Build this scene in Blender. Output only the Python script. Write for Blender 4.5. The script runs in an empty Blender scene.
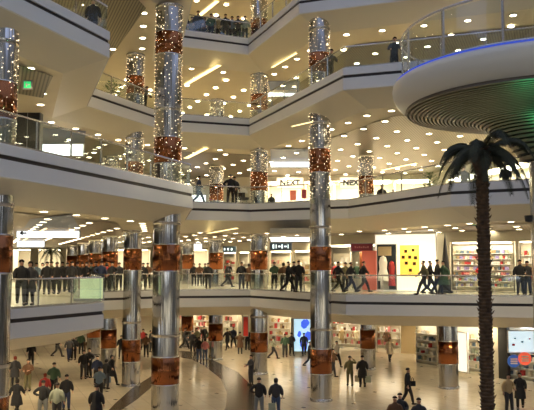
import bpy, bmesh, math, random
from mathutils import Vector, Matrix
from mathutils.bvhtree import BVHTree
random.seed(7)
sc = bpy.context.scene
COL = sc.collection
PI = math.pi

# ------------------------------------------------------------------ camera
F = 750.0; CZ = 6.77; PITCH = math.atan((266.5-205)/F)
cp, sp = math.cos(PITCH), math.sin(PITCH)
cam = bpy.data.cameras.new('camera'); cam.sensor_width = 36; cam.lens = F*36/534
cam.clip_end = 400
co = bpy.data.objects.new('camera', cam); COL.objects.link(co)
co.location = (0, 0, CZ); co.rotation_euler = (PI/2+PITCH, 0, 0)
sc.camera = co
def P(px, py, z):                       # photo pixel -> point on the level plane z
    u = (px-267)/F; v = (205-py)/F
    d = Vector((u, cp-v*sp, sp+v*cp)); t = (z-CZ)/d.z
    return Vector((d.x*t, d.y*t, z))
def at(px, d, z=CZ):                    # photo column at distance d and height z
    dep = d*cp+(z-CZ)*sp
    return Vector(((px-267)/F*dep, d, z))
def ppx(p):
    dep = p.y*cp+(p.z-CZ)*sp
    return 267+F*p.x/dep, 205-F*((p.z-CZ)*cp-p.y*sp)/dep
S = 5.3
Z = [0, S, 10.5, 3*S, 20.9, 26.1]
TH = 1.65                               # total depth of balcony edge

# ------------------------------------------------------------------ materials
def mat(name, col, rough=.5, metal=0, emit=0, ecol=None, bump=None, spec=.5, noise=None):
    m = bpy.data.materials.new(name); m.use_nodes = True
    n = m.node_tree; b = n.nodes['Principled BSDF']
    b.inputs['Base Color'].default_value = (*col, 1)
    b.inputs['Roughness'].default_value = rough
    b.inputs['Metallic'].default_value = metal
    b.inputs['Specular IOR Level'].default_value = spec
    if emit:
        b.inputs['Emission Color'].default_value = (*(ecol or col), 1)
        b.inputs['Emission Strength'].default_value = emit
    if noise:
        tc = n.nodes.new('ShaderNodeTexCoord'); nz = n.nodes.new('ShaderNodeTexNoise')
        nz.inputs['Scale'].default_value = noise[0]; nz.inputs['Detail'].default_value = 4
        n.links.new(tc.outputs['Object'], nz.inputs['Vector'])
        r = n.nodes.new('ShaderNodeValToRGB')
        a = noise[1]
        r.color_ramp.elements[0].position = .3; r.color_ramp.elements[1].position = .7
        r.color_ramp.elements[0].color = (*[c*(1-a) for c in col], 1)
        r.color_ramp.elements[1].color = (*[min(1, c*(1+a)) for c in col], 1)
        n.links.new(nz.outputs['Fac'], r.inputs['Fac']); n.links.new(r.outputs['Color'], b.inputs['Base Color'])
    return m
def slat_mat(name, c1, c2, scale, ang, rough=.4, metal=0.3):
    m = mat(name, c1, rough, metal); n = m.node_tree; b = n.nodes['Principled BSDF']
    tc = n.nodes.new('ShaderNodeTexCoord'); mp = n.nodes.new('ShaderNodeMapping')
    mp.inputs['Rotation'].default_value = (0, 0, ang)
    w = n.nodes.new('ShaderNodeTexWave'); w.inputs['Scale'].default_value = scale
    w.bands_direction = 'X'
    r = n.nodes.new('ShaderNodeValToRGB')
    r.color_ramp.elements[0].position = .25; r.color_ramp.elements[1].position = .45
    r.color_ramp.elements[0].color = (*c2, 1); r.color_ramp.elements[1].color = (*c1, 1)
    n.links.new(tc.outputs['Object'], mp.inputs['Vector']); n.links.new(mp.outputs['Vector'], w.inputs['Vector'])
    n.links.new(w.outputs['Fac'], r.inputs['Fac']); n.links.new(r.outputs['Color'], b.inputs['Base Color'])
    bp = n.nodes.new('ShaderNodeBump'); bp.inputs['Strength'].default_value = .4
    n.links.new(w.outputs['Fac'], bp.inputs['Height']); n.links.new(bp.outputs['Normal'], b.inputs['Normal'])
    return m
def floor_mat():
    m = mat('polished_stone', (.56, .48, .36), .16); n = m.node_tree; b = n.nodes['Principled BSDF']
    tc = n.nodes.new('ShaderNodeTexCoord'); mp = n.nodes.new('ShaderNodeMapping')
    mp.inputs['Rotation'].default_value = (0, 0, math.radians(-21))
    n.links.new(tc.outputs['Object'], mp.inputs['Vector'])
    br = n.nodes.new('ShaderNodeTexBrick'); br.offset = 0
    br.inputs['Scale'].default_value = 1; br.inputs['Brick Width'].default_value = .9; br.inputs['Row Height'].default_value = .9
    br.inputs['Mortar Size'].default_value = .012
    br.inputs['Color1'].default_value = (.60, .52, .38, 1); br.inputs['Color2'].default_value = (.54, .465, .34, 1)
    br.inputs['Mortar'].default_value = (.38, .32, .24, 1)
    n.links.new(mp.outputs['Vector'], br.inputs['Vector'])
    # little dark diamond insets where four big slabs meet
    ck = n.nodes.new('ShaderNodeVectorMath'); ck.operation = 'FRACTION'
    sc_ = n.nodes.new('ShaderNodeVectorMath'); sc_.operation = 'SCALE'; sc_.inputs['Scale'].default_value = 1/2.7
    n.links.new(mp.outputs['Vector'], sc_.inputs[0]); n.links.new(sc_.outputs[0], ck.inputs[0])
    sb = n.nodes.new('ShaderNodeVectorMath'); sb.operation = 'SUBTRACT'; sb.inputs[1].default_value = (.5, .5, 0)
    n.links.new(ck.outputs[0], sb.inputs[0])
    ab = n.nodes.new('ShaderNodeVectorMath'); ab.operation = 'ABSOLUTE'; n.links.new(sb.outputs[0], ab.inputs[0])
    sx = n.nodes.new('ShaderNodeSeparateXYZ'); n.links.new(ab.outputs[0], sx.inputs[0])
    ad = n.nodes.new('ShaderNodeMath'); ad.operation = 'ADD'; n.links.new(sx.outputs[0], ad.inputs[0]); n.links.new(sx.outputs[1], ad.inputs[1])
    lt = n.nodes.new('ShaderNodeMath'); lt.operation = 'LESS_THAN'; lt.inputs[1].default_value = .055; n.links.new(ad.outputs[0], lt.inputs[0])
    mx = n.nodes.new('ShaderNodeMixRGB'); mx.inputs[2].default_value = (.10, .07, .05, 1)
    n.links.new(lt.outputs[0], mx.inputs[0]); n.links.new(br.outputs['Color'], mx.inputs[1])
    n.links.new(mx.outputs[0], b.inputs['Base Color'])
    return m
def glass_mat(name, tint, refl=.06):
    m = bpy.data.materials.new(name); m.use_nodes = True; n = m.node_tree; n.nodes.clear()
    o = n.nodes.new('ShaderNodeOutputMaterial'); t = n.nodes.new('ShaderNodeBsdfTransparent')
    t.inputs['Color'].default_value = (*tint, 1)
    g = n.nodes.new('ShaderNodeBsdfGlossy'); g.inputs['Roughness'].default_value = .02
    g.inputs['Color'].default_value = (.9, .95, 1, 1)
    lw = n.nodes.new('ShaderNodeLayerWeight'); lw.inputs['Blend'].default_value = .5
    pw = n.nodes.new('ShaderNodeMath'); pw.operation = 'POWER'; pw.inputs[1].default_value = 4
    n.links.new(lw.outputs['Facing'], pw.inputs[0])
    fr = n.nodes.new('ShaderNodeMath'); fr.operation = 'MULTIPLY_ADD'; fr.inputs[1].default_value = .5; fr.inputs[2].default_value = refl
    n.links.new(pw.outputs[0], fr.inputs[0])
    mx = n.nodes.new('ShaderNodeMixShader')
    n.links.new(fr.outputs[0], mx.inputs[0]); n.links.new(t.outputs[0], mx.inputs[1]); n.links.new(g.outputs[0], mx.inputs[2])
    n.links.new(mx.outputs[0], o.inputs[0]); return m
def emat(name, col, s): return mat(name, col, .5, 0, s, col)

def rippled(name, col, rough):
    m = mat(name, col, rough, 1); n = m.node_tree; b = n.nodes['Principled BSDF']
    tc = n.nodes.new('ShaderNodeTexCoord'); mp = n.nodes.new('ShaderNodeMapping'); mp.inputs['Scale'].default_value = (5.5, 5.5, .05)
    nz = n.nodes.new('ShaderNodeTexNoise'); nz.inputs['Scale'].default_value = 1.5; nz.inputs['Detail'].default_value = 2
    bp = n.nodes.new('ShaderNodeBump'); bp.inputs['Strength'].default_value = .5; bp.inputs['Distance'].default_value = .08
    n.links.new(tc.outputs['Object'], mp.inputs['Vector']); n.links.new(mp.outputs['Vector'], nz.inputs['Vector'])
    n.links.new(nz.outputs['Fac'], bp.inputs['Height']); n.links.new(bp.outputs['Normal'], b.inputs['Normal'])
    return m
M = {
 'fascia': mat('fascia_panel', (.68, .68, .67), .22, spec=.6),
 'slope': mat('soffit_plaster', (.56, .52, .42), .45),
 'band': mat('dark_groove', (.02, .015, .02), .4),
 'ceil': mat('ceiling_plaster', (.56, .50, .37), .6, noise=(.3, .06)),
 'slat': slat_mat('ceiling_slats', (.21, .17, .11), (.08, .065, .04), 2.2, math.radians(21)),
 'slatd': slat_mat('dark_ceiling_slats', (.22, .20, .13), (.07, .06, .04), 2.2, math.radians(-20)),
 'bluereflceil': mat('blue_reflection_panel', (.13, .17, .28), .45, 0),
 'floor': floor_mat(),
 'band_stone': mat('dark_brown_stone', (.085, .065, .045), .2, noise=(3, .3)),
 'fl2': mat('gallery_stone', (.60, .55, .42), .2, noise=(1, .06)),
 'chrome': rippled('polished_steel', (.54, .53, .51), .09),
 'copper': rippled('copper_sheet', (.30, .11, .045), .13),
 'ring': mat('steel_ring', (.22, .2, .19), .25, 1),
 'rail': mat('brushed_rail', (.62, .62, .62), .25, .9),
 'glass': glass_mat('clear_glass', (.93, .97, .95)),
 'glassb': glass_mat('pale_blue_glass', (.82, .88, .93)),
 'down': emat('downlight_lens', (1, .87, .60), 16),
 'trimw': mat('white_metal_ring', (.8, .78, .7), .4),
 'fairy': emat('fairy_bulb', (1, .80, .52), 4.2),
 'strip': emat('cove_light', (1, .80, .38), 2.2),
 'litw': emat('backlit_white', (.93, .97, 1), 1.9),
 'glowcream': emat('shop_glow_cream', (1, .92, .72), .98),  # emission stands in for shop light on pale fronts
 'shoplight': emat('shop_light_panel', (1, .87, .64), 5.5),
 'shopbright': emat('shop_bright_panel', (1, .89, .68), 7),
 'shopglare': emat('shop_glare_panel', (1, .91, .72), 17),
 'shopcool': emat('shop_cool_panel', (.85, .93, 1), 6),
 'wall': mat('wall_paint', (.50, .46, .36), .7),
 'wallw': mat('shop_white', (.85, .80, .68), .6),
 'tan': mat('tan_wall', (.60, .48, .28), .6),
 'dark': mat('dark_panel', (.015, .015, .015), .3),
 'darkg': mat('dark_glass', (.03, .04, .05), .1),
 'maroon': mat('maroon_sign', (.22, .02, .04), .4),
 'pink': mat('coral_panel', (.85, .22, .17), .5),
 'red': mat('bright_red', (.70, .04, .03), .4),
 'yellow': emat('yellow_poster', (.90, .62, .10), .55),
 'brown': mat('brown_print', (.035, .02, .008), .9, spec=.1),
 'blue': emat('blue_poster', (.05, .12, .75), .9),
 'ltblue': emat('light_blue_backlit', (.50, .78, .95), .8),
 'green': emat('green_sign', (.03, .55, .16), 1.0),
 'navy': mat('navy_sign', (.03, .06, .09), .3),
 'signw': emat('sign_letters', (.8, .95, 1), 1.2),
 'white': mat('white_paint', (.85, .83, .78), .4),
 'discw': mat('disc_rim_paint', (.62, .60, .54), .35),
 'lam': mat('lamella_metal', (.15, .125, .10), .38, .55),
 'lamd': mat('lamella_backing', (.03, .03, .03), .7),
 'bluelight': emat('blue_light_line', (.08, .16, .9), .22),
 'bark': mat('palm_bark', (.085, .05, .025), .9, noise=(9, .5)),
 'frond': mat('palm_leaf', (.03, .034, .018), .9, noise=(5, .4)),
 'leaf': mat('plant_leaf', (.07, .13, .04), .55, noise=(6, .4)),
 'pot': mat('planter', (.35, .30, .25), .6),
 'caseg': emat('lit_case', (.80, .85, .45), .55),
 'skin': mat('skin', (.52, .31, .21), .55),
 'skin2': mat('skin_tan', (.40, .23, .15), .55),
 'eye': mat('eye', (.02, .02, .02), .2),
 'grey': mat('grey_metal', (.3, .3, .3), .4, .6),
}
def cloth(name, c): M[name] = mat('cloth_'+name, c, .85)
for nme, c in dict(black=(.012, .012, .014), charcoal=(.035, .035, .04), navyc=(.02, .03, .07), olivec=(.13, .12, .06), tanc=(.36, .26, .13),
    cream=(.65, .55, .38), greyc=(.17, .18, .18), bluegrey=(.12, .17, .22), lilac=(.30,.25,.50), redc=(.42, .04, .04), brownc=(.12, .06, .03), jeans=(.05, .08, .15),
    whitec=(.75, .72, .66), pinkc=(.6, .22, .22), greenc=(.05, .10, .06), sage=(.30, .33, .25), hairb=(.015, .01, .008), hairbr=(.07, .035, .015),
    hairr=(.20, .03, .015), shoe=(.015, .012, .01)).items(): cloth(nme, c)

# ------------------------------------------------------------------ mesh helpers
class MB:
    def __init__(s): s.v = []; s.f = []; s.m = []
    def face(s, pts, mi=0):
        b = len(s.v); s.v += [tuple(p) for p in pts]; s.f.append(tuple(range(b, b+len(pts)))); s.m.append(mi)
    def box(s, a, b, mi=0, M4=None):
        x0, y0, z0 = a; x1, y1, z1 = b
        c = [Vector(p) for p in ((x0,y0,z0),(x1,y0,z0),(x1,y1,z0),(x0,y1,z0),(x0,y0,z1),(x1,y0,z1),(x1,y1,z1),(x0,y1,z1))]
        if M4: c = [M4 @ p for p in c]
        n = len(s.v); s.v += [tuple(p) for p in c]
        for q in ((0,3,2,1),(4,5,6,7),(0,1,5,4),(1,2,6,5),(2,3,7,6),(3,0,4,7)):
            s.f.append(tuple(n+i for i in q)); s.m.append(mi)
    def lathe(s, prof, seg=32, c=(0,0,0), mi=0, a0=0, a1=2*PI, close=True, caps=False):
        n = len(s.v); full = close and abs(a1-a0-2*PI) < 1e-6
        cnt = seg if full else seg+1
        for (r, z) in prof:
            for i in range(cnt):
                a = a0+(a1-a0)*i/seg
                s.v.append((c[0]+r*math.cos(a), c[1]+r*math.sin(a), c[2]+z))
        for j in range(len(prof)-1):
            for i in range(seg):
                i2 = (i+1) % cnt
                s.f.append((n+j*cnt+i, n+j*cnt+i2, n+(j+1)*cnt+i2, n+(j+1)*cnt+i)); s.m.append(mi)
        if caps:
            s.f.append(tuple(n+i for i in range(cnt))[::-1]); s.m.append(mi)
            s.f.append(tuple(n+(len(prof)-1)*cnt+i for i in range(cnt))); s.m.append(mi)
    def tube(s, pts, rad, seg=8, mi=0):
        pts = [Vector(p) for p in pts]; n = len(s.v)
        R = rad if isinstance(rad, (list, tuple)) else [rad]*len(pts)
        for i, p in enumerate(pts):
            t = (pts[min(i+1, len(pts)-1)]-pts[max(i-1, 0)]).normalized()
            u = t.cross(Vector((0,0,1)));
            if u.length < .1: u = t.cross(Vector((0,1,0)))
            u.normalize(); w = t.cross(u)
            for k in range(seg):
                a = 2*PI*k/seg; s.v.append(tuple(p+(u*math.cos(a)+w*math.sin(a))*R[i]))
        for i in range(len(pts)-1):
            for k in range(seg):
                k2 = (k+1) % seg
                s.f.append((n+i*seg+k, n+i*seg+k2, n+(i+1)*seg+k2, n+(i+1)*seg+k)); s.m.append(mi)
        s.f.append(tuple(n+k for k in range(seg))); s.m.append(mi)
        s.f.append(tuple(n+(len(pts)-1)*seg+k for k in range(seg))[::-1]); s.m.append(mi)
    def ball(s, c, r, seg=8, rings=5, mi=0, sc3=(1,1,1)):
        n = len(s.v); c = Vector(c)
        s.v.append((c.x, c.y, c.z+r*sc3[2]))
        for j in range(1, rings):
            t = PI*j/rings
            for i in range(seg):
                a = 2*PI*i/seg
                s.v.append((c.x+r*sc3[0]*math.sin(t)*math.cos(a), c.y+r*sc3[1]*math.sin(t)*math.sin(a), c.z+r*sc3[2]*math.cos(t)))
        s.v.append((c.x, c.y, c.z-r*sc3[2])); L = len(s.v)-1
        for i in range(seg):
            i2 = (i+1) % seg
            s.f.append((n, n+1+i, n+1+i2)); s.m.append(mi)
            s.f.append((L, n+1+(rings-2)*seg+i2, n+1+(rings-2)*seg+i)); s.m.append(mi)
            for j in range(rings-2):
                s.f.append((n+1+j*seg+i, n+1+(j+1)*seg+i, n+1+(j+1)*seg+i2, n+1+j*seg+i2)); s.m.append(mi)
    def mesh(s, name, mats, smooth=False):
        me = bpy.data.meshes.new(name); me.from_pydata(s.v, [], s.f)
        for m in (mats if isinstance(mats, (list, tuple)) else [mats]): me.materials.append(m)
        for p, mi in zip(me.polygons, s.m): p.material_index = mi; p.use_smooth = smooth
        me.update(); return me
    def build(s, name, mats, parent=None, smooth=False, loc=None):
        o = bpy.data.objects.new(name, s.mesh(name, mats, smooth)); COL.objects.link(o)
        if parent: o.parent = parent
        if loc is not None: o.location = loc
        return o
def tag(o, label, cat, group=None, kind=None):
    o['label'] = label; o['category'] = cat
    if group: o['group'] = group
    if kind: o['kind'] = kind
    return o
def thing(name, label, cat, loc=(0,0,0), rz=0, group=None):
    o = bpy.data.objects.new(name, None); COL.objects.link(o); o.empty_display_size = .2
    o.location = loc; o.rotation_euler = (0, 0, rz); return tag(o, label, cat, group)
def struct(o, kind='structure'): o['kind'] = kind; return o
def fixnormals(o):
    bm = bmesh.new(); bm.from_mesh(o.data); bmesh.ops.remove_doubles(bm, verts=bm.verts, dist=1e-4)
    bmesh.ops.recalc_face_normals(bm, faces=bm.faces); bm.to_mesh(o.data); bm.free(); return o

# ------------------------------------------------------------------ footprints of the galleries (plan outlines)
def pl(z, pts): return [P(x, y, z).to_2d() for x, y in pts]
fp = {}
fp[1] = pl(Z[1], [(-90,316.5),(104,302.5),(93,292.6),(157,290.6),(250,290),(346,295),(534,296.7),(680,298)])
fp[2] = pl(Z[2], [(-90,124),(0,142.5),(193,186.5),(186,202),(250,204),(348,200),(420,188.5),(450,184),(534,179.5),(700,171)])
fp[3] = pl(Z[3], [(-60,-60),(0,-27),(110,32),(88,86),(157,110.5),(182,114.5),(249,119),(343,68),(397,63),(534,50),(720,32)])
L4F = pl(Z[4], [(182,29.5),(248,38.5),(299,-5.3),(350,-12.5),(534,-38),(720,-64)])
fp[4] = [fp[2][0].copy(), fp[2][1].copy(), fp[2][2].copy()]+L4F
fp[5] = [v.copy() for v in fp[4]]
fp[5][-1] += Vector((0, 1.5))

def offset(poly, d):
    out = []
    for i, p in enumerate(poly):
        ns = []
        if i > 0: t = (p-poly[i-1]).normalized(); ns.append(Vector((-t.y, t.x)))
        if i < len(poly)-1: t = (poly[i+1]-p).normalized(); ns.append(Vector((-t.y, t.x)))
        n = sum(ns, Vector((0,0))).normalized(); c = max(.45, n.dot(ns[0])); out.append(p+n*d/c)
    return out
XL, XR, YB = -48, 46, 92
def close(poly): return poly+[Vector((XR, poly[-1].y)), Vector((XR, YB)), Vector((XL, YB)), Vector((XL, poly[0].y))]
bvh_v, bvh_f = [], []
def addbvh(o):
    b = len(bvh_v)
    for v in o.data.vertices: bvh_v.append(v.co.copy())
    for p in o.data.polygons: bvh_f.append([b+i for i in p.vertices])
names = {1: 'one', 2: 'two', 3: 'three', 4: 'four', 5: 'five'}
for L in range(1, 6):
    z = Z[L]; e = fp[L]
    prof = [(0, 0, 1), (0, -.34, 0), (.07, -.34, 0), (.07, -.48, 2), (0, -.48, 0), (0, -1.02, 0), (.06, -1.05, 1), (1.7, -TH, 1)]
    rows = [[(q.x, q.y, z+dz) for q in offset(e, inn)] for inn, dz, _ in prof]
    mb = MB()
    for j in range(len(rows)-1):
        mi = [0, 0, 2, 2, 0, 0, 1][j]
        if j == 2: mi = 2
        for i in range(len(e)-1):
            mb.face([rows[j][i], rows[j+1][i], rows[j+1][i+1], rows[j][i+1]], mi)
    o = struct(mb.build('trim_%d' % L, [M['fascia'], M['slope'], M['band']])); addbvh(o)
    # floor of the gallery
    mb = MB(); outl = [(q.x, q.y, z-.002) for q in close(e)]; mb.face(outl)
    o = struct(mb.build('floor_%d' % L, M['fl2'])); addbvh(o)
    mb = MB(); inn = close(offset(e, 1.7)); mb.face([(q.x, q.y, z-TH) for q in inn][::-1])
    o = struct(mb.build('ceiling_%d' % L, M['ceil'])); addbvh(o)
    ins = 3.5
    zz = z-TH-.04
    if L >= 4:
        mb = MB(); mb.face([P(x, y, zz) for x, y in ((10,-90),(60,-60),(125,-15),(146,8),(100,72),(60,95),(10,95))][::-1])
        struct(fixnormals(mb.build('ceiling_%d' % (L+20), M['slatd'])))
        q_ = offset(e, 4.2)[5:]; inn = q_+[Vector((XR, q_[-1].y)), Vector((XR, 74)), Vector((q_[0].x+.37*-(74-q_[0].y)+2, 74))]
        mb = MB(); lo = [(q.x, q.y, zz) for q in inn]; mb.face(lo[::-1])
    else:
        mb = MB(); inn = close(offset(e, ins)); lo = [(q.x, q.y, zz) for q in inn]; mb.face(lo[::-1])
    struct(mb.build('ceiling_%d' % (L+10), M['slat']))

# ground floor
mb = MB(); mb.face([(XL,-8,0),(XR,-8,0),(XR,YB,0),(XL,YB,0)]); struct(mb.build('floor', M['floor']))
outer = [(90,430),(115,403.5),(131.5,388.7),(150,377),(165,364),(180,351),(195,351.5),(211,359),(238,372),(252,386),(256,400),(254,425)]
inner = [(105,430),(120,411),(137,399.5),(151.7,387),(166,372),(180,357.5),(192,359.5),(204,365.6),(221,379),(227,393),(226,406.5),(218,425)]
mb = MB()
for i in range(len(outer)-1):
    mb.face([P(*outer[i], .006), P(*outer[i+1], .006), P(*inner[i+1], .006), P(*inner[i], .006)][::-1])
struct(fixnormals(mb.build('trim_6', M['band_stone'])))
# outer walls of the building far behind and at the sides
mb = MB(); mb.box((XL, YB, 0), (XR, YB+.4, 30)); struct(mb.build('wall_back', M['wall']))
mb = MB(); mb.box((XL-.4, -8, 0), (XL, YB, 30)); struct(mb.build('wall_left', M['wall']))
mb = MB(); mb.box((XR, -8, 0), (XR+.4, YB, 30)); struct(mb.build('wall_right', M['wall']))

# ------------------------------------------------------------------ columns
def column(px, d, dia, z0, z1, label, below3=True, fairy_from=Z[2]-.3):
    p = at(px, d, CZ); r = dia/2
    t = thing('column', label, 'column', (p.x, p.y, z0), 0, 'round steel and copper columns')
    mb = MB(); mb.lathe([(r, 0), (r, z1-z0)], 40); mb.build('shaft', M['chrome'], t, True)
    mb = MB(); mb.lathe([(r+.03, 0), (r+.03, .12), (r+.01, .14)], 40); mb.build('base_ring', M['rail'], t, True)
    for L in range(0, 5):
        zb = Z[L]+(1.36,1.25,1.1,.93,.93)[L]; zt = Z[L]+(2.62,2.5,2.35,2.03,2.03)[L]
        if zt > z1 or zb < z0: continue
        mb = MB(); mb.lathe([(r+.002, zb-z0), (r+.022, zb-z0+.01), (r+.022, zt-z0-.01), (r+.002, zt-z0)], 40)
        mb.build('copper_sleeve', M['copper'], t, True)
        mb = MB()
        for zz in (zb, zt):
            mb.lathe([(r+.002, zz-.03-z0), (r+.026, zz-.02-z0), (r+.026, zz+.02-z0), (r+.002, zz+.03-z0)], 40)
        mb.build('steel_band', M['rail'], t, True)
        zc = Z[L+1]-TH
        if zc < z1+.1:
            mb = MB(); mb.lathe([(r+.002, zc-.14-z0), (r+.03, zc-.12-z0), (r+.04, zc-.0-z0)], 40); mb.build('collar', M['chrome'], t, True)
    if z1 > fairy_from+2:
        mb = MB(); rnd = random.Random(int(px*10))
        n = int((z1-fairy_from)*62)
        for k in range(n):
            zz = fairy_from+(z1-fairy_from)*(k+.5)/n; a = k*2.399963+rnd.uniform(-.2,.2); rr = r+.022
            mb.ball((rr*math.cos(a), rr*math.sin(a), zz-z0+rnd.uniform(-.03,.03)), rnd.choice((.010,.012,.013,.021)), 4, 2)
        o = mb.build('string_lights', M['fairy'], t); o['kind'] = 'stuff'; o['label'] = 'tiny warm string lights wound round the upper column'
    return t
T5 = Z[5]-TH
column(-8, 24.6, 1.25, 0, Z[4]-TH, 'steel and copper column cut off by the left edge of the photo')
column(166.5, 35.3, 1.27, 0, Z[4]-TH, 'thick steel and copper column standing free in front of the lowest balcony')
column(320.5, 38.7, 1.08, 0, Z[5]-TH, 'steel and copper column rising past the second balcony just right of the centre')
column(259, 48.2, 1.08, 0, T5, 'steel and copper column behind the inner corner of the balconies')
column(216, 55.5, 1.02, 0, T5, 'slim far column between the inner corner column and the thick free column, full height')
column(132.5, 43.5, 1.03, 0, T5, 'steel and copper column just left of the thick free column')
column(367, 50.3, .98, 0, Z[3]-TH, 'short column in front of the bright cream shopfront on the second balcony')
column(446.5, 42.6, 1.08, 0, Z[1]-TH, 'column with copper sleeve under the lowest balcony, left of the palm trunk')
column(188, 64, 1.0, 0, T5, 'far column beside the white lit sign, just right of the thick free column')
column(110, 50.5, 1.02, 0, Z[3]-TH, 'second column along the left arcade behind the crowd')
column(95, 58, 1.0, 0, Z[3]-TH, 'third column along the left arcade behind the crowd')
column(83, 65, 1.0, 0, Z[3]-TH, 'fourth column along the left arcade behind the crowd')
column(72, 72, 1.0, 0, Z[3]-TH, 'farthest column of the left arcade behind the crowd')

# ------------------------------------------------------------------ glass railings
RAIL = 1.02
def railing(a, b, z, label, posts=True):
    v = b-a; ln = v.length; ang = math.atan2(v.y, v.x)
    t = thing('glass_railing', label, 'railing', (a.x, a.y, z), ang)
    mb = MB(); mb.tube([(0,0,RAIL), (ln,0,RAIL)], .034, 10); mb.build('handrail', M['rail'], t, True)
    mb = MB(); mb.box((0,-.03,0), (ln,.03,.07)); mb.build('base_channel', M['rail'], t)
    n = max(1, round(ln/1.9)); w = ln/n
    g = MB(); g.box((.02,-.006,.05), (w-.02,.006,RAIL-.05)); gm = g.mesh('glass_panel', M['glass'])
    p = MB(); p.box((-.012,-.03,0), (.012,.03,RAIL-.02)); pm = p.mesh('post', M['rail'])
    for i in range(n):
        o = bpy.data.objects.new('glass_panel', gm); COL.objects.link(o); o.parent = t; o.location = (i*w, 0, 0)
        if i and posts:
            o = bpy.data.objects.new('post', pm); COL.objects.link(o); o.parent = t; o.location = (i*w, 0, 0)
RL = {1: ['running in from the left edge, lowest balcony', 'on the return beside the lit glass case, lowest balcony', 'behind the thick column on the left, lowest balcony',
          'between the thick column and the inner corner, lowest balcony', 'rising from the inner corner past the centre column, lowest balcony',
          'along the right with people walking behind, lowest balcony', 'at far right beyond the round platform column, lowest balcony'],
      2: ['outermost left, second balcony up', 'long stretch on the left, second balcony up', 'short return beside the thick column, second balcony up', 'in front of the walking visitors, second balcony up',
          'in front of the cream shopfront, second balcony up', 'where the edge swings forward, second balcony up', 'short stretch behind the palm crown, second balcony up',
          'behind the palm crown on the right, second balcony up', 'beyond the right edge, second balcony up'],
      3: ['outermost left, third balcony up', 'near top left corner, third balcony up', 'on the return at upper left, third balcony up', 'left of the sparkling column, third balcony up', 'short run beside the sparkling column, third balcony up',
          'running level left of the inner corner, third balcony up', 'climbing from the inner corner, third balcony up', 'short run right of the leaning person, third balcony up', 'behind the round platform, third balcony up', 'far right, third balcony up'],
      4: ['outermost left, top balcony', 'left side, top balcony', 'return at left, top balcony', 'in front of the row of onlookers, top balcony', 'climbing out of the top of the photo, top balcony', 'upper right, top balcony',
          'right of the upper right run, top balcony', 'farthest right, top balcony']}
for L in range(1, 5):
    e = offset(fp[L], .12)
    for i in range(len(e)-1):
        if L == 4 and i < 2: continue
        if (e[i+1]-e[i]).length < .3: continue
        railing(e[i], e[i+1], Z[L], 'glass railing with steel handrail '+RL[L][min(i, len(RL[L])-1)])

# ------------------------------------------------------------------ downlights and light slots
dl = MB(); dl.lathe([(.15, -.012), (.15, -.02)], 16); dl.face([(.15*math.cos(-2*PI*i/16), .15*math.sin(-2*PI*i/16), -.02) for i in range(16)])
lens_me = dl.mesh('lens', M['down'])
dl = MB(); dl.lathe([(.2, 0), (.2, -.018), (.152, -.024), (.152, 0)], 16); ring_me = dl.mesh('ring', M['trimw'])
tree = BVHTree.FromPolygons(bvh_v, bvh_f)
def visible(p):
    x, y = ppx(p)
    if not (-6 < x < 540 and -6 < y < 416): return False
    o = Vector((0,0,CZ)); d = (p-o); ln = d.length; d.normalize()
    h = tree.ray_cast(o, d, ln-.25); return h[0] is None
def inside(pt, poly):
    c = False; n = len(poly)
    for i in range(n):
        a, b = poly[i], poly[i-1]
        if (a.y > pt.y) != (b.y > pt.y) and pt.x < (b.x-a.x)*(pt.y-a.y)/(b.y-a.y)+a.x: c = not c
    return c
where = {1: 'under the lowest balcony', 2: 'under the second balcony up', 3: 'under the third balcony up', 4: 'under the top balcony', 5: 'of the highest floor'}
spots = []; cand = []
A = math.radians(21); ga = Vector((-math.sin(A), math.cos(A))); gb = Vector((math.cos(A), math.sin(A)))
for L in range(1, 6):
    pts = []
    e = offset(fp[L], 2.35)
    for i in range(len(e)-1):
        ln = (e[i+1]-e[i]).length; n = max(1, round(ln/2.1))
        for k in range(n): pts.append((e[i].lerp(e[i+1], (k+.5)/n), 0))
    poly = close(offset(fp[L], 3.6))
    st = 2.3 if L > 1 else 3.2
    for i in range(-26, 27):
        for j in range(-26, 27):
            q = Vector((0, 48))+ga*i*st+gb*j*st*(.9)
            if q.y < 68 and abs(q.x) < q.y*.37+3 and inside(q, poly): pts.append((q, 1))
    for idx, (q, kind) in enumerate(pts):
        w = Vector((q.x, q.y, Z[L]-TH-(.045 if kind else 0)))
        if L == 5 or idx % (3 if L > 1 else 4) == 0: 
            if L < 5 or idx % 4 == 0: spots.append((w, L))
        if visible(w-Vector((0,0,.03))):
            cand.append(((w-Vector((0,0,CZ))).length, len(cand), w, L))
cand.sort()
for _, _, w, L in cand[:296]:
    t = thing('downlight', 'small round warm downlight in the ceiling '+where[L], 'downlight', w, 0, 'round downlights in the ceiling '+where[L])
    for nm, me in (('lens', lens_me), ('ring', ring_me)):
        o = bpy.data.objects.new(nm, me); COL.objects.link(o); o.parent = t
mb = MB()
for _, _, w, L in cand[296:]:
    mb.lathe([(.01, -.02), (.15, -.02), (.15, -.012)], 10, w)
o = mb.build('distant_downlight', M['down']); tag(o, 'many tiny distant warm downlights deep in the ceilings beyond the nearer ones', 'downlight', None, 'stuff')
POW = {1: 92, 2: 50, 3: 36, 4: 35, 5: 46}
ldat = {}
for w, L in spots:
    if L not in ldat:
        d = bpy.data.lights.new('ceiling_spot', 'SPOT'); d.energy = POW[L]*4; d.color = (1, .80, .51); d.spot_size = math.radians(150); d.spot_blend = .6
        d.shadow_soft_size = .03; ldat[L] = d
    o = bpy.data.objects.new('ceiling_spot', ldat[L]); COL.objects.link(o); o.location = w-Vector((0,0,.08))
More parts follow.
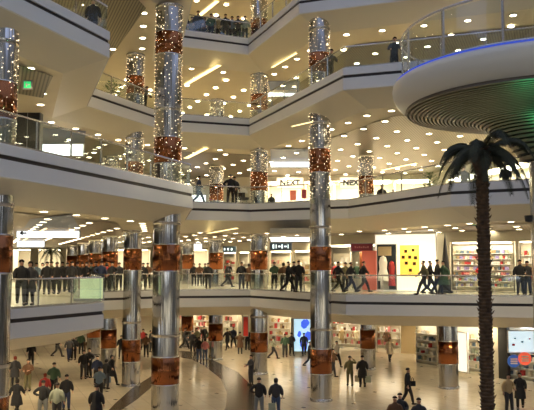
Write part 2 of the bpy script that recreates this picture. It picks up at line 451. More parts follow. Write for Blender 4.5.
def light_strip(a, b, L, label, wd=.16):
    z = Z[L]-TH-.05; p, q = P(*a, z), P(*b, z); v = q-p
    t = thing('light_strip', label, 'light', p, math.atan2(v.y, v.x), 'straight cove lights in the ceilings')
    mb = MB(); mb.box((0,-wd/2,-.03), (v.length,wd/2,0)); mb.build('diffuser', M['strip'], t)
    mb = MB(); mb.box((-.05,-wd/2-.05,-.02), (v.length+.05,-wd/2,.0)); mb.box((-.05,wd/2,-.02), (v.length+.05,wd/2+.05,0)); mb.build('frame', M['trimw'], t)
light_strip((219,65),(186,84), 4, 'long yellow light slot in the ceiling above the inner corner of the third balcony', .3)
light_strip((217,1),(196,18), 5, 'yellow light slot above the row of onlookers at the top', .3)
light_strip((272,67),(296,53), 4, 'yellow light slot just left of the centre column under the top balcony', .12)
light_strip((382,170),(416,163), 3, 'yellow light slot above the cream shopfront right of the short column', .22)
light_strip((292,126),(312,121.5), 3, 'short light slot left of the centre column under the third balcony', .12)
light_strip((206,148),(186,158), 3, 'yellow light slot above the walking visitors of the second balcony', .3)
light_strip((236,228),(208,233), 2, 'bright light slot over the shops left of the inner corner column', .2)
light_strip((46,228),(18,243), 2, 'light slot between the two white signs at the left', .1)

# ceiling fields, the atrium's blue reflection painted into their colour
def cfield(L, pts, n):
    z = Z[L]-TH-.06; mb = MB(); mb.face([P(x, y, z) for x, y in pts]); o = mb.build('ceiling_%d' % n, M['bluereflceil'])
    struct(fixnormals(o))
mb = MB(); mb.face([P(x, y, Z[3]-TH-.05) for x, y in ((14,63),(53,76),(43,98),(14,93))]); struct(fixnormals(mb.build('ceiling_20', M['slatd'])))
cfield(2, [(30,219),(72,214.5),(79,228),(24,228)], 21)
cfield(3, [(42,128),(86,131),(84,145),(42,145)], 22)
cfield(3, [(270,149),(308,149),(308,159.5),(271,159.5)], 23)
cfield(4, [(268,81),(300,81),(299,90),(270,90)], 24)
cfield(2, [(270,228),(310,228),(310,233.5),(270,233.5)], 25)

# ------------------------------------------------------------------ walls, shops
def pt_on(a, b, px, z):
    # intersection in plan of photo column px with wall line a-b
    k = (px-267)/F*(cp+ (z-CZ)*sp/50.0)
    # x = k*y ; a + t(b-a)
    dx, dy = b.x-a.x, b.y-a.y
    t = (k*a.y-a.x)/(dx-k*dy); return Vector((a.x+dx*t, a.y+dy*t))
def wallseg(name, p, q, z0, z1, m, th=.25):
    v = q-p; mb = MB(); mb.box((0,0,0), (v.length, th, z1-z0))
    o = mb.build(name, m, None, loc=(p.x, p.y, z0)); o.rotation_euler = (0,0,math.atan2(v.y, v.x)); return struct(o)
wn = [0]
SHOPN = ['ground floor shop just right of the thick column', 'peach-lit ground floor shop behind four people', 'narrow ground floor shop with the red poster', 'ground floor shop left of the blue poster',
 'ground floor shop right of the centre column', 'ground floor shop behind the cream coat', 'ground floor shop left of the short column near the palm', 'ground floor shop behind the palm trunk', 'ground floor shop with the round signs',
 'lowest balcony shop with red stock', 'lowest balcony shop behind the pair near the inner corner', 'lowest balcony shop under the navy sign', 'lowest balcony shop left of the centre column',
 'lowest balcony shop just right of the centre column', 'lowest balcony shop under the maroon sign', 'lowest balcony shop beside the cone ornament', 'lowest balcony shop at the far right edge',
 'second balcony shop left of the centre column', 'second balcony shop hidden by the centre column', 'second balcony shop around the short column', 'second balcony shop right of the short column', 'second balcony shop behind the palm crown',
 'lowest balcony shop behind the far left couple', 'far arcade shop at the left end of the white signs', 'far arcade shop behind the potted palm', 'far arcade shop behind the lit glass case',
 'far arcade shop between the arcade columns and the thick column', 'far arcade shop right of the thick column']
SHOPN += ['far shop %s' % k for k in ('deep in the arcade', 'deepest in the arcade', 'beyond the arcade')]
def shear(p, q):      # sideways run of a shop per metre of depth: its side walls run away from the stairwell
    v = (q-p).normalized(); m = (p+q)/2; r = m.normalized(); n = Vector((-v.y, v.x))
    return max(-1.4, min(1.4, r.dot(v)/r.dot(n)))
def shop(p, q, z0, h, depth=4, cool=False, back='wallw'):
    v = q-p; w = v.length; mb = MB(); k = shear(p, q)*depth
    mb.face([(k,depth,0),(w+k,depth,0),(w+k,depth,h),(k,depth,h)][::-1], 0)
    mb.face([(0,0,0),(k,depth,0),(k,depth,h),(0,0,h)], 0); mb.face([(w,0,0),(w+k,depth,0),(w+k,depth,h),(w,0,h)][::-1], 0)
    mb.face([(0,0,h),(w,0,h),(w+k,depth,h),(k,depth,h)], 0); mb.face([(0,0,.03),(w,0,.03),(w+k,depth,.03),(k,depth,.03)], 1)
    wn[0] += 1
    o = mb.build('wall_shop_%d' % wn[0], [M[back], M['fl2']], loc=(p.x, p.y, z0)); o.rotation_euler = (0,0,math.atan2(v.y, v.x)); struct(o)
    mb = MB(); mb.box((w*.08+k*.35, depth*.12, h-.06), (w*.92+k*.35, depth*.6, h-.02))
    l = mb.build('ceiling_shop_light', M['shopcool' if cool else ('shoplight' if z0 < 1 and depth > 2 else 'shopbright' if z0 < 8 else 'shopglare')], loc=(p.x, p.y, z0)); l.rotation_euler = o.rotation_euler
    tag(l, 'bright ceiling light panel inside the '+SHOPN[wn[0]-1], 'light', None); l.name = 'ceiling_light_panel'
    return o, w
GOODC = [M[k] for k in ('redc','whitec','lilac','tanc','pinkc','sage','lilac','cream','bluegrey','whitec')]
def R3(p, q, z): v = q-p; return Matrix.Translation((p.x, p.y, z)) @ Matrix.Rotation(math.atan2(v.y, v.x), 4, 'Z')
def shelf(p, q, z0, h, label, levels=5, dep=3.2, goods='small colourful goods lined up on the shop shelves', seed=1, mats=None, w0=.03, w1=.97, dens=1):
    v = q-p; w = v.length; t = thing('display_shelf', label, 'shelf', (p.x, p.y, z0+.03), math.atan2(v.y, v.x))
    a, b = w*w0+shear(p, q)*(dep+.2), w*w1+shear(p, q)*(dep+.2)
    mb = MB(); mb.box((a, dep+.35, 0), (b, dep+.4, h)); mb.build('back_panel', M['wallw'], t)
    rnd = random.Random(seed); gm = MB(); mts = mats or GOODC
    for k in range(levels):
        zz = .25+k*(h-.4)/levels
        mb = MB(); mb.box((a, dep, zz-.03), (b, dep+.35, zz)); mb.build('shelf_board', M['white'], t)
        x = a+.08
        while x < b-.22:
            ww = rnd.uniform(.08,.2); hh = rnd.uniform(.15, (h-.4)/levels-.12)
            if rnd.random() < .85*dens: gm.box((x, dep+.04, zz), (x+ww, dep+.3, zz+hh), rnd.randrange(len(mts)))
            x += ww+.03
    o = gm.build('shop_goods', mts, loc=(p.x, p.y, z0+.03)); o.rotation_euler = t.rotation_euler
    tag(o, goods, 'goods', None, 'stuff')
def panel(name, px0, px1, py0, py1, d, m, label, cat, thick=.12, parts=None, group=None, d2=None, frame=None):
    d2 = d if d2 is None else d2
    zt = P_at(py0, (d+d2)/2); zb = P_at(py1, (d+d2)/2)
    a, b = at(px0, d, (zt+zb)/2), at(px1, d2, (zt+zb)/2)
    v = (b-a).to_2d(); t = thing(name, label, cat, (a.x, a.y, zb), math.atan2(v.y, v.x), group)
    mb = MB(); mb.box((0,-thick,0), (v.length, 0, zt-zb)); mb.build('panel', m, t)
    mb = MB(); W, H, f = v.length, zt-zb, .05
    for q in (((-f,-thick-.01,-f),(W+f,0.01,0)), ((-f,-thick-.01,H),(W+f,0.01,H+f)), ((-f,-thick-.01,0),(0,0.01,H)), ((W,-thick-.01,0),(W+f,0.01,H))): mb.box(*q)
    mb.build('frame', frame or M['grey'], t)
    return t, W, H, thick
def P_at(py, d):        # height of photo row py at distance d
    v = (205-py)/F; return CZ+d*(sp+v*cp)/(cp-v*sp)
def text(t, s, x, z, size, m, y, name='lettering', bold=0):
    c = bpy.data.curves.new(name, 'FONT'); c.body = s; c.size = size; c.extrude = .01; c.align_x = 'CENTER'; c.align_y = 'CENTER'; c.offset = bold
    o = bpy.data.objects.new(name, c); COL.objects.link(o); dg = bpy.context.evaluated_depsgraph_get(); dg.update()
    me = bpy.data.meshes.new_from_object(o.evaluated_get(dg)); me.materials.clear(); me.materials.append(m)
    bpy.data.objects.remove(o); o = bpy.data.objects.new(name, me); COL.objects.link(o)
    o.parent = t; o.location = (x, y, z); o.rotation_euler = (PI/2, 0, 0); return o

# ---- walls per floor: list of (px0, px1, kind) along a wall line
def facade(L, a, b, segs, top=3.3, wallm='wall', nm='wall_front', dp=4):
    z = Z[L]; zc = Z[L+1]-TH; out = []
    for (x0, x1, kind) in segs:
        p, q = pt_on(a, b, x0, z+1.5), pt_on(a, b, x1, z+1.5)
        if kind == 'w': wallseg('wall_%s' % nm, p, q, z, zc, M[wallm])
        elif kind == 't': wallseg('wall_%s' % nm, p, q, z, zc, M['tan'])
        elif kind == 'd': wallseg('wall_%s' % nm, p, q, z, zc, M['dark'])
        else:
            wallseg('wall_%s' % nm, p, q, z+top, zc, M[wallm])
            shop(p, q, z, top, dp, kind == 'c'); out.append((p, q, z))
    return out
# ground floor
a, b = at(150, 67, 0).to_2d(), at(416, 59, 0).to_2d()
g1 = facade(0, a, b, [(90,176,'w'),(176,212,'s'),(212,222,'w'),(222,238,'s'),(238,242,'w'),(242,248,'s'),(248,268,'w'),(268,291,'s'),(291,331,'w'),(331,364,'s'),(364,376,'w'),(376,401,'s'),(401,418,'t')], 3.1, nm='back')
a, b = at(414, 53, 0).to_2d(), at(540, 43.6, 0).to_2d()
g2 = facade(0, a, b, [(416,437,'s'),(437,452,'w'),(452,486,'s'),(486,498,'w'),(498,507,'d'),(507,560,'c'),(560,640,'w')], 3.2, nm='right', dp=1.1)
# first balcony
a, b = at(176, 70, Z[1]).to_2d(), at(312, 57, Z[1]).to_2d()
l1 = facade(1, a, b, [(208,222,'w'),(222,235.5,'s'),(235.5,238,'w'),(238,249,'s'),(249,269,'w'),(269,291,'s'),(291,293,'w'),(293,311,'s'),(311,331,'w')], 2.7, nm='back')
a, b = at(330, 50.5, Z[1]).to_2d(), at(376, 47, Z[1]).to_2d()
l1b = facade(1, a, b, [(330,351,'s'),(351,376,'s')], 2.9, nm='middle')
a, b = at(376, 47, Z[1]).to_2d(), at(540, 42, Z[1]).to_2d()
l1c = facade(1, a, b, [(376,437,'w'),(437,450,'w'),(450,516,'s'),(516,519,'w'),(519,560,'s'),(560,680,'w')], 2.9, nm='right', dp=2.2)
# second balcony
a, b = at(268, 62, Z[2]).to_2d(), at(432, 60, Z[2]).to_2d()
l2 = facade(2, a, b, [(200,268,'w'),(268,306,'s'),(306,334,'s'),(334,395,'s'),(395,432,'s')], 3.3, nm='back')
a, b = at(432, 60, Z[2]).to_2d(), at(540, 46, Z[2]).to_2d()
l2b = facade(2, a, b, [(432,446,'w'),(446,536,'s'),(536,680,'w')], 3.0, nm='right', dp=2.6)
# left side blocks
a, b = at(-60, 44, Z[2]).to_2d(), at(90, 50, Z[2]).to_2d()
for L in (1,):
    a, b = at(-70, 62, Z[L]).to_2d(), at(20, 84, Z[L]).to_2d(); facade(L, a, b, [(-70,6,'w'),(6,19,'s')], nm='side')
a, b = at(19, 80, Z[1]).to_2d(), at(208, 82, Z[1]).to_2d(); facade(1, a, b, [(18,30,'s'),(30,38,'w'),(38,60,'s'),(60,66,'w'),(66,100,'s'),(100,112,'w'),(112,150,'s'),(150,182,'w'),(182,208,'s')], nm='far')
a, b = at(-40, 80, Z[0]).to_2d(), at(90, 72, Z[0]).to_2d()
a, b = at(-70, 46, Z[3]).to_2d(), at(92, 60, Z[3]).to_2d(); facade(3, a, b, [(-70,92,'w')], nm='side')
a, b = at(-70, 42, Z[2]).to_2d(), at(120, 56, Z[2]).to_2d(); facade(2, a, b, [(-70,120,'w')], nm='side')

# the opposite side of the atrium behind the viewer: more galleries, seen in the polished columns
mb = MB(); mb.box((XL, -9, 0), (XR, -8.6, 34)); struct(mb.build('wall_front', M['wall']))
for L in range(1, 6):
    mb = MB(); mb.box((XL, -8.6, Z[L]-1.4), (XR, -4.2, Z[L])); struct(mb.build('trim_%d' % (40+L), M['fascia']))
rnd = random.Random(5)
for L in range(0, 5):
    x = XL+2
    while x < XR-4:
        w_ = rnd.uniform(3, 8); mm = rnd.choice(('glowcream', 'glowcream', 'dark', 'darkg', 'tan', 'litw'))
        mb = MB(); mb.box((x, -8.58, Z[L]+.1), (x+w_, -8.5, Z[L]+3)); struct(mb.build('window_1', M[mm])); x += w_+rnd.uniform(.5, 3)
# steel grid of the roof light over the atrium
for i, x in enumerate(range(-44, 45, 4)):
    mb = MB(); mb.box((x-.2, -8, 33.4), (x+.2, 60, 34.2)); struct(mb.build('trim_%d' % (60+i), M['grey']))
for i, y in enumerate(range(-6, 60, 6)):
    mb = MB(); mb.box((-44, y-.25, 34.2), (44, y+.25, 35)); struct(mb.build('trim_%d' % (90+i), M['grey']))
# ---- shop contents
names_g = ['far left ground floor shop behind the crowd', 'narrow peach-lit ground floor shop', 'narrow ground floor shop with the red poster', 'warm ground floor shop left of the blue poster',
           'warm ground floor shop right of the centre column', 'ground floor shop behind the person in a cream coat']
for i, (p, q, z) in enumerate(g1):
    shelf(p, q, z, 2.6, 'white display shelves inside '+names_g[i], 4, 3.1, 'small warm-toned goods in the '+names_g[i], i+1,
          [M[k] for k in ('cream','tanc','redc','whitec','brownc','pinkc')], dens=.9)
names_g2 = ['ground floor shop left of the column near the palm', 'white-lit ground floor shop behind the palm trunk', 'light blue ground floor shop at far right']
for i, (p, q, z) in enumerate(g2):
    shelf(p, q, z, 2.7, 'white display shelves inside '+names_g2[i], 5, .5, 'small goods in the '+names_g2[i], i+11,
          [M[k] for k in ('whitec','bluegrey','redc','cream','sage','whitec')], dens=.7)
names_1 = ['first balcony shop with red stock', 'first balcony shop behind the two people at the corner', 'first balcony shop under the navy sign', 'cream first balcony shop left of the centre column']
for i, (p, q, z) in enumerate(l1):
    shelf(p, q, z, 2.3, 'display shelves inside '+names_1[i], 4, 3.1, 'small goods in the '+names_1[i], i+21,
          [M['redc'], M['red'], M['whitec'], M['tanc']] if i == 0 else [M['cream'], M['whitec'], M['pinkc'], M['tanc']], dens=.9 if i == 0 else .5)
p, q, z = l1b[0]; shelf(p, q, z, 2.4, 'display shelves in the shop right of the centre column', 4, 3.1, 'pale goods on shelves right of the centre column', 31, [M['cream'], M['whitec'], M['olivec']], dens=.5)
p, q, z = l1c[0]; shelf(p, q, z, 2.7, 'wide packed display shelves of the shop left of the palm trunk', 7, 1.3, 'many small colourful boxes on the shelves beside the palm trunk', 32)
p, q, z = l1c[1]; shelf(p, q, z, 2.7, 'display shelves of the warm-lit shop at the far right of the first balcony', 5, 1.6, 'small warm goods on shelves at the far right', 33, [M[k] for k in ('redc','whitec','tanc','cream')])
for i, (p, q, z) in enumerate(l2):
    shelf(p, q, z, 2.2, ['cream shop wall shelves left of the centre column, second balcony', 'shelves directly behind the centre column, second balcony', 'shelves behind the short column, second balcony', 'shelves right of the short column, second balcony'][i],
          2, 3.2, ['few pink and red garments folded left of the centre column', 'few garments behind the centre column', 'few garments behind the short column', 'few garments right of the short column'][i], 41+i, [M['pinkc'], M['cream'], M['redc'], M['whitec']], dens=.22)
p, q, z = l2b[0]; shelf(p, q, z, 2.6, 'yellow-green stocked shelves behind the palm crown', 4, 2.0, 'yellow and green goods behind the palm crown', 51, [M['yellow'], M['sage'], M['olivec'], M['whitec']])

# ---- signs and posters
t, W, H, th = panel('hanging_sign', 18, 80, 229, 237.5, 44, M['litw'], 'long white backlit hanging sign with a small left arrow, first balcony left', 'sign', .2)
mb = MB(); c = W*.08; zc = H/2
mb.box((c, -th-.03, zc-.05), (c+.3, -th-.005, zc+.05)); mb.face([(c-.16,-th-.032,zc),(c+.08,-th-.032,zc-.17),(c+.08,-th-.032,zc+.17)])
mb.build('arrow', M['dark'], t)
mb = MB()
for x in (.3, W-.3): mb.tube([(x,-.1,H), (x,-.1, Z[2]-TH-t.location.z)], .02, 6)
mb.build('hanger', M['grey'], t)
t, W, H, th = panel('hanging_sign', 18, 45, 241, 247, 58, M['litw'], 'shorter white backlit sign hanging behind the long arrow sign', 'sign', .2)
mb = MB()
for x in (.3, W-.3): mb.tube([(x,-.1,H), (x,-.1, Z[2]-TH-t.location.z)], .02, 6)
mb.build('hanger', M['grey'], t)
panel('light_box', 42, 84, 145, 156, 41, M['litw'], 'white backlit panel beside the dark doors on the second balcony', 'light box', .2)
panel('light_box', 271, 309, 160, 167.5, 53.5, M['litw'], 'white backlit panel above the cream shopfront of the second balcony', 'light box', .25)
panel('light_box', 271, 309, 233.8, 241.5, 53.5, M['litw'], 'white backlit panel above the navy sign on the lowest balcony', 'light box', .25)
panel('light_box', 268, 302, 90, 97, 53.5, M['litw'], 'white backlit panel seen over the climbing railing of the third balcony', 'light box', .25)
panel('light_box', 184, 202, 243, 249.5, 69, M['litw'], 'small far white backlit panel right of the thick free column', 'light box', .2)
t, W, H, th = panel('shop_sign', 270, 291.5, 243, 250, 56, M['navy'], 'dark navy shop sign with pale symbols under the white lit panel', 'sign', .15)
mb = MB()
for k, (x, w, h) in enumerate(((.2,.12,.3),(.45,.06,.3),(.65,.16,.12),(.9,.10,.3),(1.12,.2,.1),(1.4,.06,.3))):
    x *= W/1.7; mb.box((x, -th-.02, H/2-h/2), (x+w, -th-.002, H/2+h/2))
mb.build('symbol', M['signw'], t)
t, W, H, th = panel('shop_sign', 222, 236, 246.5, 252, 60.5, M['navy'], 'dark blue sign over the shop with red stock', 'sign', .15)
mb = MB()
for x in (.15,.4,.65): mb.box((x*W, -th-.02, H*.3), (x*W+.1, -th-.002, H*.7))
mb.build('symbol', M['signw'], t)
t, W, H, th = panel('shop_sign', 351, 372, 243.8, 251, 46.5, M['maroon'], 'maroon shop sign left of the coral panel', 'sign', .2)
mb = MB()
for k in range(7): mb.box((W*(.16+.1*k), -th-.02, H*.40), (W*(.16+.1*k)+.07, -th-.002, H*(.58 if k % 2 else .66)))
mb.build('lettering', M['pinkc'], t)
panel('wall_panel', 363.5, 376, 251.5, 289, 46.4, M['pink'], 'tall coral red panel left of the bright white shopfront', 'panel', .15, d2=46.1, frame=M['pink'])
t, W, H, th = panel('shopfront_panel', 376.3, 436.5, 234.5, 290.5, 46.3, M['glowcream'], 'large white shopfront glowing for the shop light on it, with the yellow poster', 'shopfront', .12, d2=44.6, frame=M['white'])  # white wall, its emission imitates shop lights washing over it
t, W, H, th = panel('shop_window', 378, 396, 245, 289, 45.7, M['darkg'], 'dark shop window with a white arched mannequin stand', 'window', .1, d2=45.3, frame=M['grey'])
mb = MB(); mb.box((W*.15,-th-.05,.0), (W*.62,-th-.01,.5)); 
mb.lathe([(.01,2.0),(.18,1.9),(.26,1.6),(.22,1.2),(.3,.9),(.33,.5)], 12, (W*.38,-th-.36,0)); mb.build('mannequin_torso', M['white'], t, True)
mb = MB(); mb.box((.05,-th-.03,H-.65), (W-.25,-th-.01,H-.1)); mb.build('header_board', M['tan'], t)
mb = MB(); mb.lathe([(.02,1.7),(.14,1.6),(.2,1.3),(.16,1.0),(.22,.2)], 10, (W*.83,-th-.26,0)); mb.build('red_garment', M['redc'], t, True)
t, W, H, th = panel('poster', 401, 418.5, 246, 275.5, 45.2, M['yellow'], 'yellow poster with brown square emblems on the bright white shopfront', 'poster', .05, d2=44.7, frame=M['yellow'])
mb = MB()
for (x, y) in ((.3,.82),(.72,.86),(.15,.62),(.52,.62),(.85,.60),(.32,.42),(.78,.40),(.55,.18)):
    mb = MB(); mb.box((W*x-.09,-th-.02,H*y-.09), (W*x+.09,-th-.002,H*y+.09)); mb.build('emblem', M['brown'], t)
def mannequin(px, d, L, m, label, h=1.75):
    p = at(px, d, Z[L]); s = h/1.75; t = thing('mannequin', label, 'mannequin', (p.x, p.y, Z[L]+.04)); t.scale = (s, s, s)
    mb = MB(); mb.lathe([(.01,0),(.2,0),(.2,.03),(.02,.05),(.02,.75)], 14); mb.build('stand', M['grey'], t, True)
    mb = MB(); mb.lathe([(.05,.62),(.23,.62),(.19,.9),(.14,1.1),(.19,1.32),(.17,1.42),(.06,1.47)], 16); mb.build('garment', M[m], t, True)
    mb = MB(); mb.tube([(0,0,1.44),(0,0,1.55)], .045, 8); mb.ball((0,-.01,1.64), .095, 10, 7, sc3=(.85,1,1.15)); mb.build('head', M['white'], t, True)
    for s_ in (-1, 1): mb = MB(); mb.tube([(s_*.17,0,1.38),(s_*.25,.02,1.1),(s_*.27,-.06,.84)], [.055,.045,.03], 8); mb.build('sleeve', M[m], t, True)
mannequin(335.5, 52.2, 1, 'redc', 'mannequin in dark red, shop just right of the centre column, lowest balcony')
mannequin(341.5, 51.6, 1, 'whitec', 'mannequin in white, left of the maroon sign, lowest balcony')
mannequin(357, 51.4, 1, 'greenc', 'mannequin in dark green under the maroon sign')
mannequin(301, 60.2, 1, 'tanc', 'mannequin in tan in the cream shop left of the centre column')
mannequin(229, 64, 1, 'black', 'black dressed mannequin in the shop with red stock')
mannequin(342, 63, 0, 'tanc', 'mannequin in tan in the ground floor shop right of the centre column')
mannequin(356, 62.6, 0, 'cream', 'mannequin in cream in the ground floor shop left of the short column')
mannequin(387, 61.8, 0, 'brownc', 'brown dressed mannequin in the ground floor shop behind the cream coat')
# slim dark cone ornament
c = at(446, 42.6, Z[1]); t = thing('cone_ornament', 'tall slim black cone beside the packed shop left of the palm trunk', 'ornament', c)
mb = MB(); mb.lathe([(.30,.12),(.31,.5),(.18,1.8),(.015,3.35)], 20); mb.build('cone', M['charcoal'], t, True)
mb = MB(); mb.lathe([(.01,0),(.4,0),(.4,.1),(.3,.13),(.01,.13)], 20); mb.build('foot', M['dark'], t)
t, W, H, th = panel('diamond_sign', 476, 481.5, 262.5, 271, 43.0, M['red'], 'small red diamond sign half behind the palm trunk', 'sign', .05, frame=M['red'])
t.rotation_euler = (0, PI/5, 0)
# second balcony shop name
for (x, d, lab) in ((290, 61.3, 'dark shop name letters on the cream shopfront left of the centre column'), (353, 60.5, 'dark shop name letters on the cream shopfront between centre column and short column'),
                    (342, 60.7, None)):
    if lab is None: continue
    t, W, H, th = panel('shop_sign', x-13, x+13, 178, 188, d, M['glowcream'], lab, 'sign', .1, frame=M['white'])
    text(t, 'NEXT', W/2, H/2, .64, M['dark'], -th-.02, bold=.025)
t, W, H, th = panel('poster', 294, 310.5, 319, 351, 58.5, M['ltblue'], 'blue and white backlit poster on the ground floor beside the centre column', 'poster', .1)
mb = MB()
rnd = random.Random(3)
for k in range(9):
    x, y = rnd.uniform(.15,.85)*W, rnd.uniform(.1,.9)*H; r = rnd.uniform(.12,.3)
    mb.face([(x+r*math.cos(2*PI*i/7)*rnd.uniform(.6,1.1), -th-.012-.001*k, y+r*1.4*math.sin(2*PI*i/7)) for i in range(7)])
mb.build('print', M['blue'], t)
panel('poster', 243.5, 248, 317, 336, 60, M['red'], 'narrow red poster left of the inner corner column on the ground floor', 'poster', .08)
M['paleblue'] = emat('pale_blue_backlit', (.66, .84, .93), .75)
t, W, H, th = panel('light_box', 508, 536, 331, 352, 42.8, M['paleblue'], 'pale blue backlit window panel of the far right ground floor shop', 'light box', .1, frame=M['white'])
for k, (x, y, w_) in enumerate(((.12,.30,.16),(.2,.62,.10),(.45,.45,.12),(.72,.6,.10))):
    mb = MB(); mb.box((W*x, -th-.02, H*y), (W*x+w_, -th-.002, H*y+w_*.8)); mb.build('print', M['red'] if k in (0, 3) else M['bluegrey'], t)
panel('light_box', 455, 468, 332.5, 371, 47.6, M['glowcream'], 'tall white glowing panel standing for shop glow between the short column and the palm trunk', 'light box', .1, d2=46.7, frame=M['white'])  # glowing panel added for the bright area of the shop
panel('light_box', 177, 206, 195.5, 202, 62, M['litw'], 'low white backlit counter front behind the walking visitor, second balcony', 'light box', .3)
panel('poster', 290.5, 295.5, 191, 200, 60.8, M['pink'], 'small pink garment poster left of the centre column, second balcony', 'poster', .05, frame=M['pink'])
panel('poster', 302, 306, 190, 198, 60.8, M['maroon'], 'small dark red poster closest to the centre column, second balcony', 'poster', .05, frame=M['pink'])
def disc_sign(px, py, d, r, m, label):
    z = P_at(py, d); c = at(px, d, z); t = thing('round_sign', label, 'sign', c)
    mb = MB(); n = 28
    for s in (0, -.08): mb.face([(r*math.cos(2*PI*i/n), s, r*math.sin(2*PI*i/n)) for i in range(n)])
    for i in range(n):
        a0, a1 = 2*PI*i/n, 2*PI*(i+1)/n
        mb.face([(r*math.cos(a0),0,r*math.sin(a0)),(r*math.cos(a1),0,r*math.sin(a1)),(r*math.cos(a1),-.08,r*math.sin(a1)),(r*math.cos(a0),-.08,r*math.sin(a0))])
    mb.build('disc', m, t)
    mb = MB()
    for k in range(3): mb.box((-r*.55, -.1, r*(.35-.35*k)-.04), (r*.55, -.082, r*(.35-.35*k)+.04))
    mb.build('lettering', M['white'], t)
M['bluesign'] = emat('blue_sign', (.03, .10, .35), .5); M['redsign'] = emat('red_sign', (.85, .12, .06), .6)
disc_sign(513.5, 361, 42.9, .35, M['bluesign'], 'round dark blue sign in the far right ground floor window')
disc_sign(524.5, 358.5, 42.6, .36, M['redsign'], 'round red sign in the far right ground floor window')
# exit signs
t, W, H, th = panel('exit_sign', 24.5, 31.5, 82, 88.5, 28.8, M['green'], 'small green lit exit sign under the upper left ceiling', 'sign', .08)
mb = MB(); mb.box((W*.3,-th-.015,H*.2),(W*.45,-th-.001,H*.8)); mb.box((W*.45,-th-.015,H*.45),(W*.8,-th-.001,H*.6)); mb.build('symbol', M['white'], t)
t, W, H, th = panel('exit_sign', 471.5, 479.5, 219.5, 225, 37.5, M['green'], 'small green lit sign hanging beside the palm trunk', 'sign', .08)
# dark double doors on the second balcony left
t, W, H, th = panel('dark_doors', 18, 42, 103, 152, 36.5, M['dark'], 'tall black double doors on the second balcony at left', 'door', .4)
mb = MB(); mb.box((W*.49,-th-.02,.05),(W*.51,-th-.001,H-.1)); mb.build('door_gap', M['grey'], t)

# lit glass case at corner of the lowest balcony
p = at(89, 32.2, Z[1]); t = thing('glass_case', 'pale yellow-green lit glass display case at the left balcony corner', 'display case', (p.x, p.y, Z[1]), -.12)
mb = MB(); mb.box((-.55,-.35,.0), (.55,.35,.10)); mb.build('plinth', M['grey'], t)
mb = MB(); mb.box((-.5,.24,.10), (.5,.3,.98)); mb.build('lit_back', M['caseg'], t)
mb = MB(); mb.box((-.55,-.35,.10), (.55,.35,.98)); mb.build('glass_box', M['glassb'], t)
mb = MB(); mb.box((-.57,-.37,.98), (.57,.37,1.02)); mb.build('top', M['rail'], t)
mb = MB(); mb.box((-.5,-.3,.5), (.5,.2,.52)); mb.build('shelf', M['glass'], t)

# ------------------------------------------------------------------ round platform on its column
DC = at(546, 22.9, 11.5); DR = 4.68
t = thing('round_platform', 'large round pale platform with dark ribbed underside at upper right', 'platform', (DC.x, DC.y, 0))
zt = 12.5
mb = MB()
rim = [(DR-.75, zt+.02), (DR-.12, zt+.02), (DR-.02, zt-.06), (DR, zt-.2), (DR-.03, zt-.4), (DR-.12, zt-.58), (DR-.28, zt-.74), (DR-.42, zt-.80)]
mb.lathe(rim, 128); mb.build('rim', M['discw'], t, True)
mb = MB(); mb.lathe([(.01, zt-.01), (DR-.7, zt-.01)], 96); mb.build('deck', M['fl2'], t)
prof = []
N = 30
def under(s):        # trumpet profile from rim (s=0) to column (s=1)
    r = DR-.42 - (DR-.42-.62)*s
    z = zt-.80 - .55*s**.8 - 1.15*max(0,(s-.45)/.55)**2.5
    return r, z
mb = MB(); 
for i in range(N):
    s0, s1 = i/N, (i+1)/N
    r0, z0 = under(s0); r1, z1 = under(s1); 
    nr, nz = (z1-z0), -(r1-r0); ln = math.hypot(nr, nz); nr, nz = nr/ln, nz/ln
    if nz > 0: nr, nz = -nr, -nz
    h = .10
    k = .55
    ra, za = r0+(r1-r0)*k, z0+(z1-z0)*k
    mb.lathe([(r0, z0), (r0+nr*h, z0+nz*h), (ra+nr*h, za+nz*h), (ra, za)], 112)
mb.build('ribbed_underside', M['lam'], t, False)
mb = MB(); mb.lathe([under(i/N) for i in range(N+1)], 96); mb.build('underside_backing', M['lamd'], t, True)
mb = MB(); mb.lathe([(.55, 0), (.55, under(1)[1]+.1)], 40); mb.build('support_column', M['chrome'], t, True)
mb = MB(); mb.lathe([(.62, 0), (.62, .2), (.55,.25)], 40); mb.build('base_ring', M['ring'], t, True)
mb = MB(); mb.lathe([(DR-.10, zt+.02), (DR-.10, zt+.06), (DR-.16, zt+.06), (DR-.16, zt+.02)], 128); mb.build('blue_light_line', M['bluelight'], t)
tr = thing('curved_glass_railing', 'curved glass railing with steel posts on the round platform', 'railing', (DC.x, DC.y, zt+.02))
RR = DR-.3; RH = 1.45
mb = MB(); ring = [(RR*math.cos(2*PI*i/96), RR*math.sin(2*PI*i/96), RH) for i in range(97)]
mb.tube(ring, .035, 8); mb.build('handrail', M['rail'], tr, True)
mb = MB(); ring = [(RR*math.cos(2*PI*i/96), RR*math.sin(2*PI*i/96), .12) for i in range(97)]
mb.tube(ring, .02, 6); mb.build('lower_rail', M['rail'], tr, True)
def near_angle(px):      # angle on the near half of the ring whose post is seen at photo column px
    best = None
    for k in range(2000):
        a = -PI*.98+PI*.98*k/2000; q = ppx(DC+Vector((RR*math.cos(a), RR*math.sin(a), 1.2)))
        if best is None or abs(q[0]-px) < best[0]: best = (abs(q[0]-px), a)
    return best[1]
ang = [near_angle(408), near_angle(443), near_angle(503)]
da = ang[2]-ang[1]; a_ = ang[2]+da
while a_ < ang[0]+2*PI-da*.6: ang.append(a_); a_ += da
